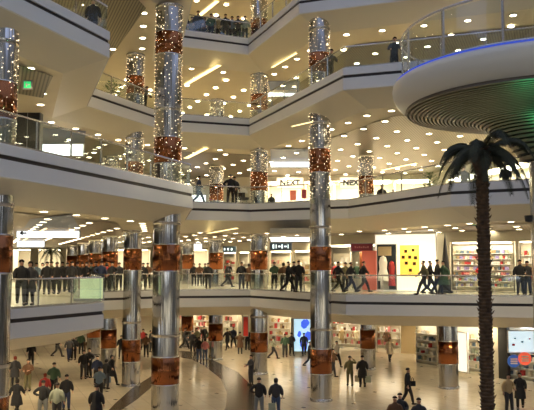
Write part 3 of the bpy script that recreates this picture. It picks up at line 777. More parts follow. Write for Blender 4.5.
for i in range(len(ang)):
    a0 = ang[i]; a1 = ang[i+1] if i+1 < len(ang) else ang[0]+2*PI
    mb = MB(); mb.lathe([(RR, .14), (RR, RH-.08)], 10, a0=a0+.01, a1=a1-.01, close=False); mb.build('glass_panel', M['glassb'], tr, True)
    mb = MB(); mb.box((RR-.05,-.03,0),(RR+.01,.03,RH), 0, Matrix.Rotation(a0,4,'Z')); mb.build('post', M['rail'], tr)
# added green lamp on a made-up column fixture, for the underside's green glow
tl = thing('added_green_fixture', 'added green light on the platform column, for the green glow on the ribs', 'light', (DC.x-.75, DC.y-.35, 8.2))
mb = MB(); mb.lathe([(.02,-.1),(.11,-.08),(.13,.1),(.02,.1)], 14); mb.build('housing', M['dark'], tl, True)
mb = MB(); mb.box((.1,-.03,-.04),(.3,.12,.04)); mb.build('bracket', M['grey'], tl)
ld = bpy.data.lights.new('added_green_spot', 'SPOT'); ld.energy = 120; ld.color = (.05, 1, .35); ld.spot_size = math.radians(115); ld.spot_blend = 1; ld.shadow_soft_size = .1
lo = bpy.data.objects.new('added_green_spot', ld); COL.objects.link(lo); lo.location = (DC.x-.78, DC.y-.6, 8.36)
v = Vector((DC.x-3.2, DC.y-1.8, 11.2))-lo.location; lo.rotation_euler = v.to_track_quat('-Z', 'Y').to_euler()

# ------------------------------------------------------------------ palms and plants
def frond(length, lift, droop, nleaf=30, leaf=.5):
    stem = MB(); lf = MB(); pts = []
    for i in range(13):
        s = i/12; r = length*(s*(1-.18*s*s)); z = lift*length*math.sin(s*1.5) - droop*length*s**2.3
        pts.append(Vector((r, 0, z)))
    stem.tube(pts, [.03*(1-.8*i/12) for i in range(13)], 5)
    for i in range(nleaf):
        s = .12+.88*i/nleaf; f = s*12; k = min(11, int(f)); p = pts[k].lerp(pts[k+1], f-k); tv = (pts[k+1]-pts[k]).normalized()
        ll = leaf*math.sin(PI*min(1, .15+.85*s))**.6+.08
        for sgn in (-1, 1):
            side = Vector((0, sgn, 0)); d = (side*.75+tv*.65+Vector((0,0,-.35))).normalized()
            tip = p+d*ll+Vector((0,0,-.25*ll)); w = tv*.016; mid = p+d*ll*.5
            lf.face([p-w, mid-w*1.1+Vector((0,0,.0)), tip, mid+w*1.1, p+w])
    return stem, lf, pts
def palm(loc, H, label, nf, length, lens=None, seed=1, r0=.2, leafn=44):
    rnd = random.Random(seed)
    t = thing('palm_tree', label, 'palm tree', loc)
    mb = MB(); n = int(H/.09)
    prof = []
    for i in range(n):
        z = H*i/n; r = r0*(1.05-.12*z/H)
        prof += [(r*.92, z), (r*1.12, z+.06)]
    mb.lathe(prof, 18)
    # leaf-base stubs
    for i in range(int(H*16)):
        z = H*i/(H*16); a = i*2.4; r = r0*1.05
        c = Vector((r*math.cos(a), r*math.sin(a), z)); o = Vector((math.cos(a), math.sin(a), 0)); u = Vector((-math.sin(a), math.cos(a), 0))
        mb.face([c-u*.05, c+u*.05, c+o*.075+Vector((0,0,.11))]); mb.face([c-u*.05+Vector((0,0,.04)), c+o*.075+Vector((0,0,.11)), c+u*.05+Vector((0,0,.04))])
    mb.build('trunk', M['bark'], t)
    mb = MB(); mb.ball((0,0,H), r0*1.7, 12, 7, sc3=(1,1,1.4)); mb.build('crown_heart', M['bark'], t, True)
    for i in range(nf):
        a = i*2.399963+rnd.uniform(-.15,.15); tier = i/nf
        lift = .62-.62*tier+rnd.uniform(-.08,.08); dr = .55+.42*tier
        st, lf, _ = frond(length*rnd.uniform(.85,1.1), max(lift,.05), dr, leafn, length*.17)
        f = lf.build('frond', M['frond'], t); f.location = (0,0,H+.1); f.rotation_euler = (0,0,a)
        s = st.build('stem', M['frond'], f)
    return t
pp = at(491.5, 19.3, 0); 
palm((pp.x-.02, pp.y, 0), 9.6, 'tall palm tree with shaggy brown trunk under the round platform', 20, 1.5, seed=4, r0=.165)
def palm_in_pot(loc, H, label, nf, length, seed):
    t = palm((loc[0], loc[1], loc[2]+.45), H, label, nf, length, seed=seed, r0=.07, leafn=14)
    mb = MB(); mb.lathe([(.01,-.45),(.25,-.45),(.33,0),(.28,0),(.27,-.05),(.01,-.05)], 18); mb.build('pot', M['pot'], t, True)
    return t
p = at(50.5, 50, Z[1]); palm_in_pot(p, 1.9, 'potted palm rising above the crowd behind the white signs', 16, 1.0, 9)
def bush(loc, r, h, label, seed, cat='plant'):
    rnd = random.Random(seed); t = thing('potted_plant', label, cat, loc, 0)
    mb = MB(); mb.lathe([(.01,0),(r*.45,0),(r*.6,.38),(r*.52,.38),(r*.5,.33),(.01,.33)], 16); mb.build('planter', M['pot'], t, True)
    mb = MB()
    for i in range(170):
        a = rnd.uniform(0, 2*PI); u = rnd.random()**.5; z = .38+rnd.random()*h; rr = r*u*math.sin(PI*min(.98, .15+.8*(z-.38)/h))
        c = Vector((rr*math.cos(a), rr*math.sin(a), z)); s = rnd.uniform(.07,.15)
        d = Vector((math.cos(a)*.8, math.sin(a)*.8, rnd.uniform(-.2,.9))).normalized(); w = d.cross(Vector((0,0,1))).normalized()
        mb.face([c, c+d*s+w*s*.4, c+d*s*2.2, c+d*s-w*s*.4])
    mb.build('foliage', M['leaf'], t)
    mb = MB()
    for k in range(5): mb.tube([(0,0,.3),(.1*math.cos(k*1.3),.1*math.sin(k*1.3),.4+h*.6)], .012, 5)
    mb.build('stem', M['bark'], t)
bush(at(170, 39.2, Z[2]), .55, 1.3, 'leafy green plant behind the glass right of the thick column, second balcony', 1)
bush(at(179, 40.3, Z[2]), .5, 1.15, 'leafy green plant at the corner end of the left stretch, second balcony', 2)
bush(at(113, 42.0, Z[3]), .6, .9, 'low round green plant left of the sparkling column on the third balcony', 3)
for k, (px, hh) in enumerate(((188,.9),(197,.8),(207,1.0),(214,.8),(223,.9),(232,.85),(241,.9))):
    bush(at(px, 47.5+(k%2)*.4, Z[4]), .5, hh, ['first','second','third','fourth','fifth','sixth','seventh'][k]+' from the left of the green plants between the onlookers at the top', 10+k)
bush(at(430, 41, Z[2]), .5, 1.0, 'green plant left of the palm crown on the second balcony', 31)
# ------------------------------------------------------------------ people
def skin_mesh(name, chains, level=1, vox=.016, mats=None):
    me = bpy.data.meshes.new('t'); vs = []; es = []; rs = []; roots = []
    for ch in chains:          # ch: (verts, edges, radii)
        b = len(vs); vs += ch[0]; es += [(i+b, j+b) for i, j in ch[1]]; rs += ch[2]; roots.append(b)
    me.from_pydata(vs, es, []); o = bpy.data.objects.new('t', me); COL.objects.link(o)
    o.modifiers.new('s', 'SKIN')
    sv = me.skin_vertices[0].data
    for i, r in enumerate(rs):
        sv[i].radius = (r, r) if not isinstance(r, tuple) else r
        sv[i].use_root = i in roots
    sb = o.modifiers.new('u', 'SUBSURF'); sb.levels = level; sb.render_levels = level
    rm = o.modifiers.new('r', 'REMESH'); rm.mode = 'VOXEL'; rm.voxel_size = vox; rm.use_smooth_shade = True
    sm = o.modifiers.new('m', 'SMOOTH'); sm.factor = .5; sm.iterations = 2 if vox > .01 else 1
    dg = bpy.context.evaluated_depsgraph_get(); dg.update()
    out = bpy.data.meshes.new_from_object(o.evaluated_get(dg)); out.name = name
    bpy.data.objects.remove(o); bpy.data.meshes.remove(me)
    for p in out.polygons: p.use_smooth = True
    out.materials.clear()
    for m in (mats or [M['black' if name != 'body' else 'skin']]): out.materials.append(m)
    return out
V3 = Vector
def arm_pts(s, el, wr): return [V3((s*.08,0,1.42)), V3((s*.185,0,1.415)), V3(el), V3(wr)]
def hand(s, el, wr):
    d = (V3(wr)-V3(el)).normalized(); w = V3(wr); side = d.cross(V3((s,0,0)));
    side = side.normalized() if side.length > .2 else V3((0,-1,0))
    flat = d.cross(side).normalized(); out = []
    pal = w+d*.075
    out.append(([tuple(w-d*.03), tuple(w+d*.03), tuple(pal)], [(0,1),(1,2)], [.026, (.040,.020), (.038,.018)]))
    for k, ln in enumerate((.072,.082,.078,.060)):
        b = w+d*.07+side*(.028-.019*k); c = b+d*ln*.5+flat*.006*s; e = c+d*ln*.42-flat*.018
        out.append(([tuple(b-d*.02), tuple(c), tuple(e)], [(0,1),(1,2)], [.010,.009,.008]))
    b = w+d*.02+side*.028; c = b+d*.035+side*.028; e = c+d*.032+side*.006
    out.append(([tuple(b), tuple(c), tuple(e)], [(0,1),(1,2)], [.012,.010,.009]))
    return out
POSES = {
 'stand': dict(L=((.25,.03,1.15),(.26,-.05,.92)), R=((-.25,.03,1.15),(-.26,-.05,.92)), l=((.10,-.01,.50),(.11,.03,.09)), r=((-.10,-.02,.50),(-.12,.02,.09)), lean=0),
 'idle':  dict(L=((.27,.05,1.17),(.17,-.20,1.08)), R=((-.25,.03,1.15),(-.27,-.04,.92)), l=((.11,-.05,.50),(.14,-.03,.09)), r=((-.09,-.01,.50),(-.10,.04,.09)), lean=0),
 'walk':  dict(L=((.24,.12,1.17),(.25,.12,.93)), R=((-.24,-.10,1.17),(-.22,-.28,1.0)), l=((.10,-.20,.53),(.10,-.32,.11)), r=((-.10,.03,.50),(-.10,.36,.17)), lean=.03),
 'step':  dict(L=((.24,-.06,1.16),(.23,-.20,.96)), R=((-.24,.10,1.16),(-.25,.08,.92)), l=((.10,.04,.50),(.10,.26,.13)), r=((-.10,-.13,.51),(-.10,-.20,.09)), lean=.02),
 'phone': dict(L=((.25,.03,1.15),(.26,-.06,.92)), R=((-.34,-.06,1.30),(-.17,-.10,1.56)), l=((.10,-.10,.51),(.11,-.12,.09)), r=((-.10,0,.50),(-.11,.12,.09)), lean=0),
 'hold':  dict(L=((.26,-.02,1.16),(.12,-.26,1.14)), R=((-.26,-.02,1.16),(-.12,-.26,1.12)), l=((.10,-.01,.50),(.11,.03,.09)), r=((-.10,-.02,.50),(-.12,.02,.09)), lean=0),
 'lean':  dict(L=((.27,-.18,1.14),(.20,-.42,1.08)), R=((-.27,-.18,1.14),(-.22,-.42,1.08)), l=((.10,.03,.50),(.12,.10,.09)), r=((-.10,.05,.50),(-.12,.14,.09)), lean=.16),
 'akimbo': dict(L=((.38,.05,1.18),(.17,-.03,1.04)), R=((-.25,.03,1.15),(-.26,-.05,.92)), l=((.13,-.01,.50),(.16,.03,.09)), r=((-.12,-.02,.50),(-.14,.02,.09)), lean=0),
}
def fwd(z, lean): return -lean*max(0, (z-.95))/.6
PM = {}
for pn, q in POSES.items():
    ln = q['lean']
    def T(x, y, z): return (x, y+fwd(z, ln), z)
    el, wl = q['L']; er, wr = q['R']
    spine = [T(0,0,.95), T(0,.01,1.12), T(0,0,1.30), T(0,0,1.43), T(0,-.005,1.50), T(0,-.02,1.585), T(0,-.025,1.655)]
    # body: pelvis root, spine, neck, head, arms, legs
    vs = list(spine); rs = [(.10,.08), (.10,.075), (.12,.085), (.08,.06), (.052,.052), (.078,.088), (.070,.082)]
    es = [(i, i+1) for i in range(6)]
    def add(pts, rad, root):
        prev = root
        for p, r in zip(pts, rad): vs.append(tuple(p)); rs.append(r); es.append((prev, len(vs)-1)); prev = len(vs)-1
    for s, e_, w_, kn, an in ((1, el, wl, *q['l']), (-1, er, wr, *q['r'])):
        add([T(s*.17,0,1.41), e_, w_], [.055,.042,.027], 3)
        toe = V3(an)+V3((0,-.13,-.045)); toe.z = max(.03, toe.z)
        add([(s*.09,0,.88), kn, an, tuple(toe)], [.088,.056,.038,.032], 0)
    nose = ([T(0,-.085,1.63), T(0,-.118,1.605)], [(0,1)], [.014,.013])
    ears = [([T(s*.06,-.02,1.62), T(s*.082,-.015,1.615)], [(0,1)], [.016,.018]) for s in (1,-1)]
    vs[4] = T(0,-.005,1.50)
    # every limb is its own closed chain rooted inside the trunk; the remesh fuses them into one continuous surface
    ch = [(spine[:4]+[T(0,-.005,1.50)]+spine[5:], [(i, i+1) for i in range(6)], rs[:7])]
    def limb(pts, rad): ch.append(([tuple(x) for x in pts], [(i, i+1) for i in range(len(pts)-1)], rad))
    for s, e_, w_, kn, an in ((1, el, wl, *q['l']), (-1, er, wr, *q['r'])):
        limb([T(s*.04,0,1.38), T(s*.165,0,1.39), e_, w_], [.06,.056,.042,.028])
        toe = V3(an)+V3((0,-.13,-.045)); toe.z = max(.03, toe.z)
        limb([(s*.05,0,.98), (s*.09,0,.88), kn, an], [.09,.088,.056,.038]); limb([an, tuple(toe)], [.036,.03])
    body = skin_mesh('body', ch+[nose]+ears+hand(1, el, wl)+hand(-1, er, wr), vox=.009)
    # eyes and mouth as dark patches
    n0 = len(body.polygons); bm = bmesh.new(); bm.from_mesh(body)
    for s in (1,-1):
        r_ = bmesh.ops.create_icosphere(bm, subdivisions=1, radius=.011, matrix=Matrix.Translation(T(s*.032,-.098,1.635)))
        for v in r_['verts']:
            for f in v.link_faces: f.material_index = 1
    r_ = bmesh.ops.create_icosphere(bm, subdivisions=1, radius=.02, matrix=Matrix.Translation(T(0,-.098,1.565)) @ Matrix.Diagonal((1,.5,.35,1)))
    for v in r_['verts']:
        for f in v.link_faces: f.material_index = 2
    bm.to_mesh(body); bm.free(); body.materials.append(M['eye']); body.materials.append(M['redc'])
    # jacket
    jv = [T(0,0,.80), T(0,.01,1.10), T(0,0,1.30), T(0,0,1.42), T(0,-.005,1.50)]; jr = [(.215,.17), (.185,.14), (.19,.145), (.14,.11), (.078,.08)]; je = [(0,1),(1,2),(2,3),(3,4)]; js = []
    for s, e_, w_ in ((1, el, wl), (-1, er, wr)):
        w2 = V3(e_).lerp(V3(w_), .93)
        js.append(([T(s*.04,0,1.36), T(s*.165,0,1.375), e_, tuple(w2)], [(0,1),(1,2),(2,3)], [.095,.092,.074,.058]))
    js.append(([T(0,-.01,1.46), T(0,-.01,1.525)], [(0,1)], [(.085,.085), (.078,.08)]))
    jacket = skin_mesh('jacket', [(jv, je, jr)]+js)
    # trousers
    tv = [T(0,0,.93), T(0,0,1.10)]; trr = [(.16,.125), (.15,.115)]; te = [(0,1)]; ts = []
    for s, kn, an in ((1, *q['l']), (-1, *q['r'])):
        ts.append(([(s*.06,0,.98), (s*.095,0,.86), kn, tuple(V3(kn).lerp(V3(an), 1.0))], [(0,1),(1,2),(2,3)], [.11,.115,.084,.066]))
    trousers = skin_mesh('trousers', [(tv, te, trr)]+ts)
    # coat skirt, open lofted shape over the thighs
    mb = MB(); prof = []
    ky = (q['l'][0][1]+q['r'][0][1])/2; spread = abs(q['l'][0][1]-q['r'][0][1])/2
    segs = 18; base = 0
    rows = [(1.02,.17,.135), (.88,.222,.178), (.72,.232,.19+spread*.5), (.52,.245,.205+spread*.9)]
    for (z, a, b_) in rows:
        for i in range(segs):
            t_ = 2*PI*i/segs; mb.v.append((a*math.cos(t_), b_*math.sin(t_)+ky*(1-z)*.8, z))
    for j in range(3):
        for i in range(segs): mb.f.append((j*segs+i, (j+1)*segs+i, (j+1)*segs+(i+1)%segs, j*segs+(i+1)%segs)); mb.m.append(0)
    skirt = mb.mesh('coat_skirt', M['black'], True)
    # hair
    def hair_mesh(long):
        m2 = MB(); c = T(0,.004,1.648)
        n = 14; rings = 8; maxt = 1.75 if not long else 2.2
        for j in range(rings+1):
            for i in range(n):
                a_ = 2*PI*i/n; front = max(0, -math.sin(a_)); t_ = maxt*j/rings*(1-.60*front)
                r_ = .091; m2.v.append((c[0]+r_*math.sin(t_)*math.cos(a_), c[1]+r_*1.12*math.sin(t_)*math.sin(a_), c[2]+r_*1.02*math.cos(t_) - (.10*max(0, t_-1.5) if long else 0)))
        for j in range(rings):
            for i in range(n): m2.f.append((j*n+i, (j+1)*n+i, (j+1)*n+(i+1)%n, j*n+(i+1)%n)); m2.m.append(0)
        return m2.mesh('hair', M['hairb'], True)
    def shoe_mesh(an):
        m2 = MB(); a_ = V3(an); zc = max(.035, a_.z-.05)
        m2.ball((a_.x, a_.y-.055, zc), .056, 10, 6, sc3=(.95, 2.6, .85)); m2.ball((a_.x, a_.y, zc+.04), .058, 8, 5); return m2.mesh('shoe', M['shoe'], True)
    PM[pn] = dict(body=body, jacket=jacket, trousers=trousers, coat_skirt=skirt, hair=hair_mesh(False), hairl=hair_mesh(True), shoeL=shoe_mesh(q['l'][1]), shoeR=shoe_mesh(q['r'][1]))
prnd = random.Random(21)
PCOUNT = [0]
def person(L, px, fy, d, pose, rot, h, top, bot, label, coat=0, longhair=0, hair='hairb', group=None):
    z = Z[L]+(.012 if L else .012)
    p = P(px, fy, z) if d is None else at(px, d, z)
    t = thing('person', label, 'person', (p.x, p.y, z), math.radians(rot), group); s = h/1.735; t.scale = (s*1.1, s*1.1, s)
    PCOUNT[0] += 1
    def put(nm, me, m):
        o = bpy.data.objects.new(nm, me); COL.objects.link(o); o.parent = t
        if m: o.material_slots[0].link = 'OBJECT'; o.material_slots[0].material = M[m]
    Q = PM[pose]
    put('body', Q['body'], prnd.choice(('skin','skin2'))); put('jacket', Q['jacket'], top); put('trousers', Q['trousers'], bot)
    if coat: put('coat_skirt', Q['coat_skirt'], top)
    put('hair', Q['hairl' if longhair else 'hair'], hair); put('shoe', Q['shoeL'], 'shoe'); put('shoe', Q['shoeR'], 'shoe')
    return t
# ground floor: photo column, row of the feet
for a_ in [
 (0,14.5,386,None,'stand',200,1.68,'charcoal','black','person with dark red hair in a dark coat, far left ground floor',1,1,'hairr'),
 (0,27.5,391,None,'hold',0,1.72,'brownc','olivec','person in brown jacket facing the camera at the lower left'),
 (0,44.5,404,None,'stand',190,1.5,'redc','charcoal','small person in a red top between dark coats at lower left',0,1,'hairr'),
 (0,16,416,None,'walk',170,1.66,'black','black','person in a flared black coat striding, lower left corner',1,1),
 (0,42.5,420,None,'akimbo',180,1.74,'black','greyc','person in a dark jacket with arms held away from the body, lower left'),
 (0,53.5,397,None,'idle',180,1.78,'greenc','black','tall person in a dark green jacket behind the grey jacket at lower left'),
 (0,56.5,424,None,'stand',180,1.76,'sage','charcoal','person seen from behind in a pale grey green jacket, lower left'),
 (0,66,411,None,'stand',185,1.70,'black','navyc','slim dark person right of the pale grey green jacket'),
 (0,83.5,379,None,'stand',20,1.72,'black','charcoal','left of the couple in dark jackets standing close together on the open floor'),
 (0,89,377.5,None,'idle',-20,1.78,'charcoal','black','right and taller one of the couple in dark jackets on the open floor'),
 (0,97,385,None,'stand',10,1.66,'navyc','black','person in navy top just behind the blue grey jacket, left ground floor'),
 (0,99,401,None,'hold',180,1.72,'bluegrey','black','person in a blue grey jacket in the group left of the thick column'),
 (0,96,428,None,'stand',175,1.80,'black','brownc','nearest person in a long black coat at the bottom left of the thick column',1),
 (0,106,389,None,'hold',150,1.64,'black','charcoal','short dark person holding something between blue grey jacket and striding person',0,1),
 (0,111,385,None,'walk',60,1.70,'black','black','person in black striding beside the second column of the arcade, ground floor',1,1),
 (0,69,361,None,'step',30,1.70,'charcoal','navyc','left of the two dark figures cut by the balcony edge, far left floor'),
 (0,73.5,360,None,'stand',0,1.72,'black','black','right of the two dark figures cut by the balcony edge, far left floor'),
 (0,57,357,None,'walk',90,1.7,'black','charcoal','distant walking legs just under the left balcony edge'),
 (0,81,354,None,'stand',180,1.7,'greenc','black','distant person in dark green near the far arcade, ground floor'),
 (0,86,353,None,'idle',0,1.7,'whitec','brownc','distant person in a white top near the far arcade, ground floor',0,1),
 (0,31,366,None,'stand',0,1.7,'black','black','distant dark person partly under the left balcony edge above the brown jacket'),
 (0,121,359,None,'stand',0,1.72,'black','charcoal','distant dark person between the arcade columns'),
 (0,146,357,None,'idle',0,1.74,'brownc','black','distant person in brown beside the thick column'),
 (0,150.5,352,None,'stand',90,1.7,'black','black','distant person in black tucked against the thick column'),
 (0,143,350,None,'stand',0,1.7,'redc','black','distant person in dark red left of the thick column',0,1),
 (0,199,361,None,'stand',180,1.70,'black','jeans','person in black and jeans seen from behind near the dark floor ring'),
 (0,205,361,None,'stand',185,1.62,'pinkc','jeans','person with pink top and jeans beside the dark floor ring',0,1),
 (0,192.5,353,None,'idle',0,1.7,'black','black','dark figure left of the couple at the dark floor ring'),
 (0,197,349,None,'stand',40,1.72,'olivec','black','distant figure in olive behind the couple at the dark floor ring'),
 (0,184.5,349,None,'walk',90,1.7,'charcoal','black','distant striding figure just right of the thick column'),
 (0,204,346,None,'stand',0,1.7,'black','charcoal','distant dark figure above the pink top'),
 (0,210.5,349,None,'idle',0,1.66,'greenc','black','distant figure leaning by the slim far column, ground floor',0,1),
 (0,227.5,350,None,'walk',-30,1.74,'black','black','person in black walking at the left of the four by the peach-lit shop'),
 (0,233.5,348,None,'step',-20,1.76,'navyc','black','second from left of the four by the peach-lit shop, in navy'),
 (0,240,354,None,'hold',180,1.70,'brownc','charcoal','person in brown with a low burden, third of the four by the peach-lit shop',1),
 (0,247.5,350,None,'stand',170,1.74,'black','black','rightmost of the four by the peach-lit shop, in black'),
 (0,251,385,None,'hold',-60,1.70,'charcoal','charcoal','person in charcoal standing alone on the dark floor ring'),
 (0,259,417,None,'akimbo',180,1.76,'black','greyc','left of the pair seen from behind at the bottom centre'),
 (0,276,417,None,'stand',180,1.74,'charcoal','jeans','right of the pair seen from behind at the bottom centre',0,1),
 (0,273,359,None,'walk',90,1.66,'sage','charcoal','person in a pale top walking right of the inner corner column, ground floor',0,1),
 (0,285,357,None,'stand',0,1.74,'greenc','charcoal','person in dark green standing left of the blue poster'),
 (0,291.5,355.5,None,'idle',20,1.72,'charcoal','black','dark person standing just left of the blue poster'),
 (0,304,355.5,None,'step',0,1.72,'navyc','black','person in navy in front of the blue poster'),
 (0,309.5,367,None,'walk',70,1.70,'black','black','person in black half hidden at the left of the centre column, ground floor'),
 (0,336.5,367,None,'walk',30,1.74,'whitec','black','person in a white top and black trousers right of the centre column'),
 (0,333,376.5,None,'step',60,1.70,'brownc','charcoal','dark brown figure partly behind the centre column'),
 (0,350,386,None,'phone',180,1.70,'olivec','olivec','person in olive with a hand raised to the head'),
 (0,362.5,387,None,'stand',180,1.76,'black','black','person in black beside the one with the raised hand, carrying a bag',1),
 (0,390,361,None,'step',10,1.68,'cream','charcoal','person in a cream coat on the open floor under the balcony',1,1),
 (0,408,404.5,None,'step',100,1.78,'black','black','lone person in black on the open floor left of the palm'),
 (0,400.5,438,None,'idle',0,1.76,'charcoal','black','person with only the head showing below the lone person in black'),
 (0,395.5,441,None,'stand',0,1.72,'brownc','black','person whose head top just shows at the bottom, left of the other head'),
 (0,419.5,444,None,'stand',0,1.74,'charcoal','black','person whose head top just shows at the bottom nearest the palm trunk'),
 (0,509,413,None,'idle',20,1.80,'tanc','charcoal','person in a tan jacket at the lower right corner'),
 (0,520.5,409,None,'step',-20,1.72,'black','black','person in a long black coat at the lower right corner',1,1),
]: person(*a_)
# lowest balcony
for a_ in [
 (1,20.5,None,28.2,'walk',20,1.72,'black','charcoal','tall person in a black jacket at the railing, far left of the lowest balcony'),
 (1,29.5,None,28.7,'stand',-10,1.66,'charcoal','black','person in a long charcoal coat beside the tall one at the left railing',1,1),
 (1,46.5,None,40,'stand',10,1.72,'black','charcoal','dark person, left of the trio behind the left railing',0),
 (1,51,None,41.5,'idle',0,1.74,'olivec','black','person in olive, middle of the trio behind the left railing'),
 (1,56.5,None,40.5,'stand',-10,1.70,'black','black','dark person, right of the trio behind the left railing',1),
 (1,42,None,48,'stand',0,1.7,'whitec','charcoal','person in white under the arrow sign, left crowd',0,1),
 (1,36,None,44,'step',0,1.68,'bluegrey','black','person in blue grey right of the charcoal coat, left crowd'),
 (1,62,None,44,'stand',180,1.74,'black','black','dark person just right of the trio, left crowd'),
 (1,67,None,47,'idle',160,1.70,'navyc','black','person in navy in the middle of the left crowd'),
 (1,71.5,None,43,'stand',180,1.76,'charcoal','charcoal','person in charcoal left of the lit glass case'),
 (1,77,None,46,'stand',20,1.72,'black','brownc','person in black and brown behind the left end of the lit glass case'),
 (1,82,None,49,'step',0,1.72,'brownc','black','person in brown behind the lit glass case'),
 (1,86,None,44,'idle',0,1.72,'black','black','person in black behind the middle of the lit glass case',0,1),
 (1,91,None,47,'stand',180,1.70,'greenc','black','person in dark green behind the lit glass case'),
 (1,95.5,None,44,'stand',0,1.76,'black','black','person in black behind the right end of the lit glass case'),
 (1,101,None,43.5,'akimbo',180,1.78,'navyc','black','broad person in navy right of the lit glass case'),
 (1,106.5,None,46,'stand',180,1.68,'redc','black','person in dark red beside the second arcade column',0,1),
 (1,112,None,45.5,'idle',0,1.74,'black','black','person in black in front of the second arcade column'),
 (1,119,None,47,'stand',0,1.72,'charcoal','black','person in charcoal left of the column beside the thick one'),
 (1,143,None,48,'stand',0,1.7,'black','black','dark person between the column and the thick free column, lowest balcony'),
 (1,147.5,None,52,'idle',0,1.72,'brownc','black','person in brown just left of the thick free column, lowest balcony'),
 (1,194,None,58,'stand',0,1.7,'black','black','left of the three distant figures below the small far lit panel'),
 (1,199.5,None,57,'idle',0,1.7,'brownc','black','middle of the three distant figures below the small far lit panel'),
 (1,205,None,58,'stand',0,1.7,'greenc','black','right of the three distant figures below the small far lit panel'),
 (1,208,None,50,'stand',180,1.7,'black','black','dark person left of the slim far column behind the railing'),
 (1,227,None,53,'walk',90,1.7,'charcoal','black','person in charcoal in front of the shop with red stock'),
 (1,241.5,None,49.5,'stand',180,1.76,'black','charcoal','person in black standing before the white shop opening near the inner corner'),
 (1,249,None,49.5,'stand',170,1.66,'brownc','black','shorter person in brown next to the one before the white shop opening',1,1),
 (1,274.5,None,50,'idle',180,1.76,'greenc','black','person in dark green below the navy sign'),
 (1,283.5,None,46,'stand',180,1.7,'brownc','black','person in brown below the right end of the navy sign',0,1),
 (1,288,None,42.8,'walk',80,1.74,'black','black','person in black striding, left of the group of three by the centre column'),
 (1,294,None,43.6,'stand',160,1.76,'charcoal','black','person in charcoal, middle of the group by the centre column'),
 (1,299,None,43,'idle',180,1.80,'black','charcoal','tallest in black, right of the group by the centre column'),
 (1,338,None,42.2,'walk',110,1.74,'black','black','first walking person right of the centre column'),
 (1,350.5,None,42.5,'walk',100,1.70,'charcoal','navyc','second walking person right of the centre column'),
 (1,363.5,None,42.6,'walk',95,1.76,'black','black','third walking person, in front of the coral panel'),
 (1,345.5,None,45.2,'stand',0,1.72,'olivec','charcoal','person in olive farther back under the left of the maroon sign'),
 (1,424.5,None,38.4,'walk',-95,1.76,'olivec','charcoal','person in olive, left of the close walking group by the cone ornament'),
 (1,430,None,38.9,'walk',80,1.76,'black','black','person in black, second of the close walking group'),
 (1,437.5,None,38.8,'step',90,1.82,'black','navyc','tallest person in black, third of the close walking group'),
 (1,444.5,None,38.6,'walk',-80,1.76,'greenc','black','person in dark green, right end of the close walking group',1),
 (1,520.5,None,37.4,'idle',0,1.80,'black','black','dark broad person by the platform column at right, lowest balcony'),
 (1,528,None,37.8,'stand',-40,1.74,'charcoal','navyc','person half hidden by the platform column at right, lowest balcony'),
 (2,198.5,None,45.5,'walk',90,1.76,'navyc','jeans','person in navy and jeans walking on the second balcony beside the corner'),
 (2,230.5,None,45.3,'akimbo',180,1.84,'black','black','person in black with elbow out at the second balcony railing'),
 (2,234.5,None,46,'stand',160,1.80,'charcoal','black','person standing close beside the one with elbow out'),
 (2,271.5,None,52,'stand',0,1.30,'black','black','short dark figure just right of the inner corner column, second balcony',1),
 (2,382,None,50.3,'idle',180,1.74,'black','black','person in black right of the short column, second balcony'),
 (2,393.5,None,53,'stand',170,1.72,'greenc','black','second dark head farther right of the short column, second balcony'),
 (2,464.5,None,41,'akimbo',180,1.78,'black','black','dark person behind the left palm fronds, second balcony'),
 (2,506,None,39.8,'stand',180,1.74,'navyc','black','dark person behind the right palm fronds, second balcony'),
 (3,92.5,None,29.8,'stand',180,1.74,'black','black','person in black at the very top left balcony corner'),
 (3,144,None,44.8,'lean',60,1.74,'black','charcoal','person in black leaning by the sparkling column left of the thick one'),
 (3,330,None,37.2,'lean',20,1.78,'black','black','person in black leaning on the climbing railing beside the centre column'),
 (3,394.5,None,35.2,'lean',0,1.78,'charcoal','black','lone person at the railing left of the round platform'),
 (4,183.5,None,45.8,'stand',0,1.72,'black','black','onlooker in black at the left end of the top row'),
 (4,192,None,46.5,'idle',0,1.68,'olivec','black','onlooker in olive, second from left of the top row'),
 (4,198,None,45.8,'stand',0,1.82,'charcoal','black','tallest onlooker in charcoal, top row'),
 (4,204.5,None,46.5,'hold',0,1.66,'brownc','black','onlooker in brown right of the tallest, top row',0,1),
 (4,211,None,46,'stand',0,1.70,'greenc','black','onlooker in dark green in the middle of the top row'),
 (4,218.5,None,46.4,'idle',0,1.66,'tanc','black','onlooker in tan in the middle of the top row',0,1),
 (4,225.5,None,46.1,'stand',0,1.72,'black','black','onlooker in black right of the tan one, top row'),
 (4,232,None,46.6,'stand',0,1.74,'bluegrey','black','onlooker in blue grey, top row'),
 (4,238,None,46.3,'hold',0,1.66,'charcoal','black','onlooker in charcoal, second from right of the top row',0,1),
 (4,245,None,46.4,'stand',0,1.68,'sage','black','onlooker in pale green at the right end of the top row'),
]: person(*a_)
def bag(L, px, fy, d, m, label, w=.32, h=.36, lift=.28, name='shopping_bag', rz=0):
    z = Z[L]; p = P(px, fy, z) if d is None else at(px, d, z)
    t = thing(name, label, 'bag', (p.x, p.y, z+lift), rz)
    mb = MB(); a, b = w/2, .07
    n = len(mb.v); mb.box((-a,-b,0),(a,b,h*.96)); mb.build('bag_body', M[m], t)
    for s in (-1, 1):
        mb = MB(); mb.tube([(-a*.4, s*b*.8, h*.95), (-a*.3, s*b*.5, h+.12), (0, 0, h+.17), (a*.3, s*b*.5, h+.12), (a*.4, s*b*.8, h*.95)], .008, 5); mb.build('handle', M[m], t)
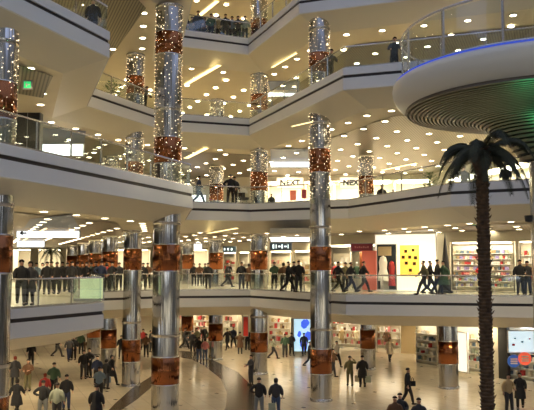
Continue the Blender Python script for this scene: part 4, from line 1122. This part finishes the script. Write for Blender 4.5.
bag(0, 357.5, 386.5, None, 'cream', 'pale shopping bag hanging between the olive and the black dressed person')
bag(0, 368, 387.5, None, 'sage', 'grey green shopping bag at the right hand of the person in black')
bag(0, 272, 417.5, None, 'sage', 'grey shopping bag of the pair at the bottom centre', lift=.3)
bag(0, 413, 403.5, None, 'black', 'black shoulder bag of the lone person left of the palm', .26, .26, .85, 'shoulder_bag')
bag(0, 108, 388, None, 'bluegrey', 'blue grey shopping bag left of the striding person', .3, .34, .3)
# pushchair on the second balcony
p = at(243.5, 46.8, Z[2]); t = thing('pushchair', 'dark pushchair with white hood beside the inner corner column, second balcony', 'pushchair', (p.x, p.y, Z[2]+.02), .5)
mb = MB(); mb.box((-.22,-.3,.4),(.22,.3,.55)); mb.box((-.22,.2,.5),(.22,.3,1.0)); mb.build('seat', M['charcoal'], t)
mb = MB(); mb.lathe([(.01,.32),(.2,.28),(.3,.12),(.32,0)], 14, (0,.12,.85)); mb.build('hood', M['whitec'], t, True)
mb = MB(); mb.tube([(-.2,.3,.5),(-.2,.6,1.05),(.2,.6,1.05),(.2,.3,.5)], .018, 6); mb.tube([(-.2,.25,.15),(-.2,-.2,.45)], .018, 6); mb.tube([(.2,.25,.15),(.2,-.2,.45)], .018, 6); mb.tube([(-.2,-.3,.12),(-.2,.2,.5)], .018, 6); mb.tube([(.2,-.3,.12),(.2,.2,.5)], .018, 6); mb.build('frame', M['grey'], t)
for sx in (-.24,.24):
    for sy in (-.3,.25):
        mb = MB(); ring = [(sx, sy+.1*math.cos(2*PI*i/14), .12+.1*math.sin(2*PI*i/14)) for i in range(15)]; mb.tube(ring, .02, 6); mb.build('wheel', M['dark'], t)


# ------------------------------------------------------------------ world and colour
w = bpy.data.worlds.new('world'); sc.world = w; w.use_nodes = True
bg = w.node_tree.nodes['Background']; bg.inputs[0].default_value = (.43, .51, .76, 1); bg.inputs[1].default_value = 1.3
sc.view_settings.view_transform = 'Standard'; sc.view_settings.look = 'None'; sc.view_settings.exposure = 0.22; sc.view_settings.gamma = 1
sc.view_settings.use_curve_mapping = False
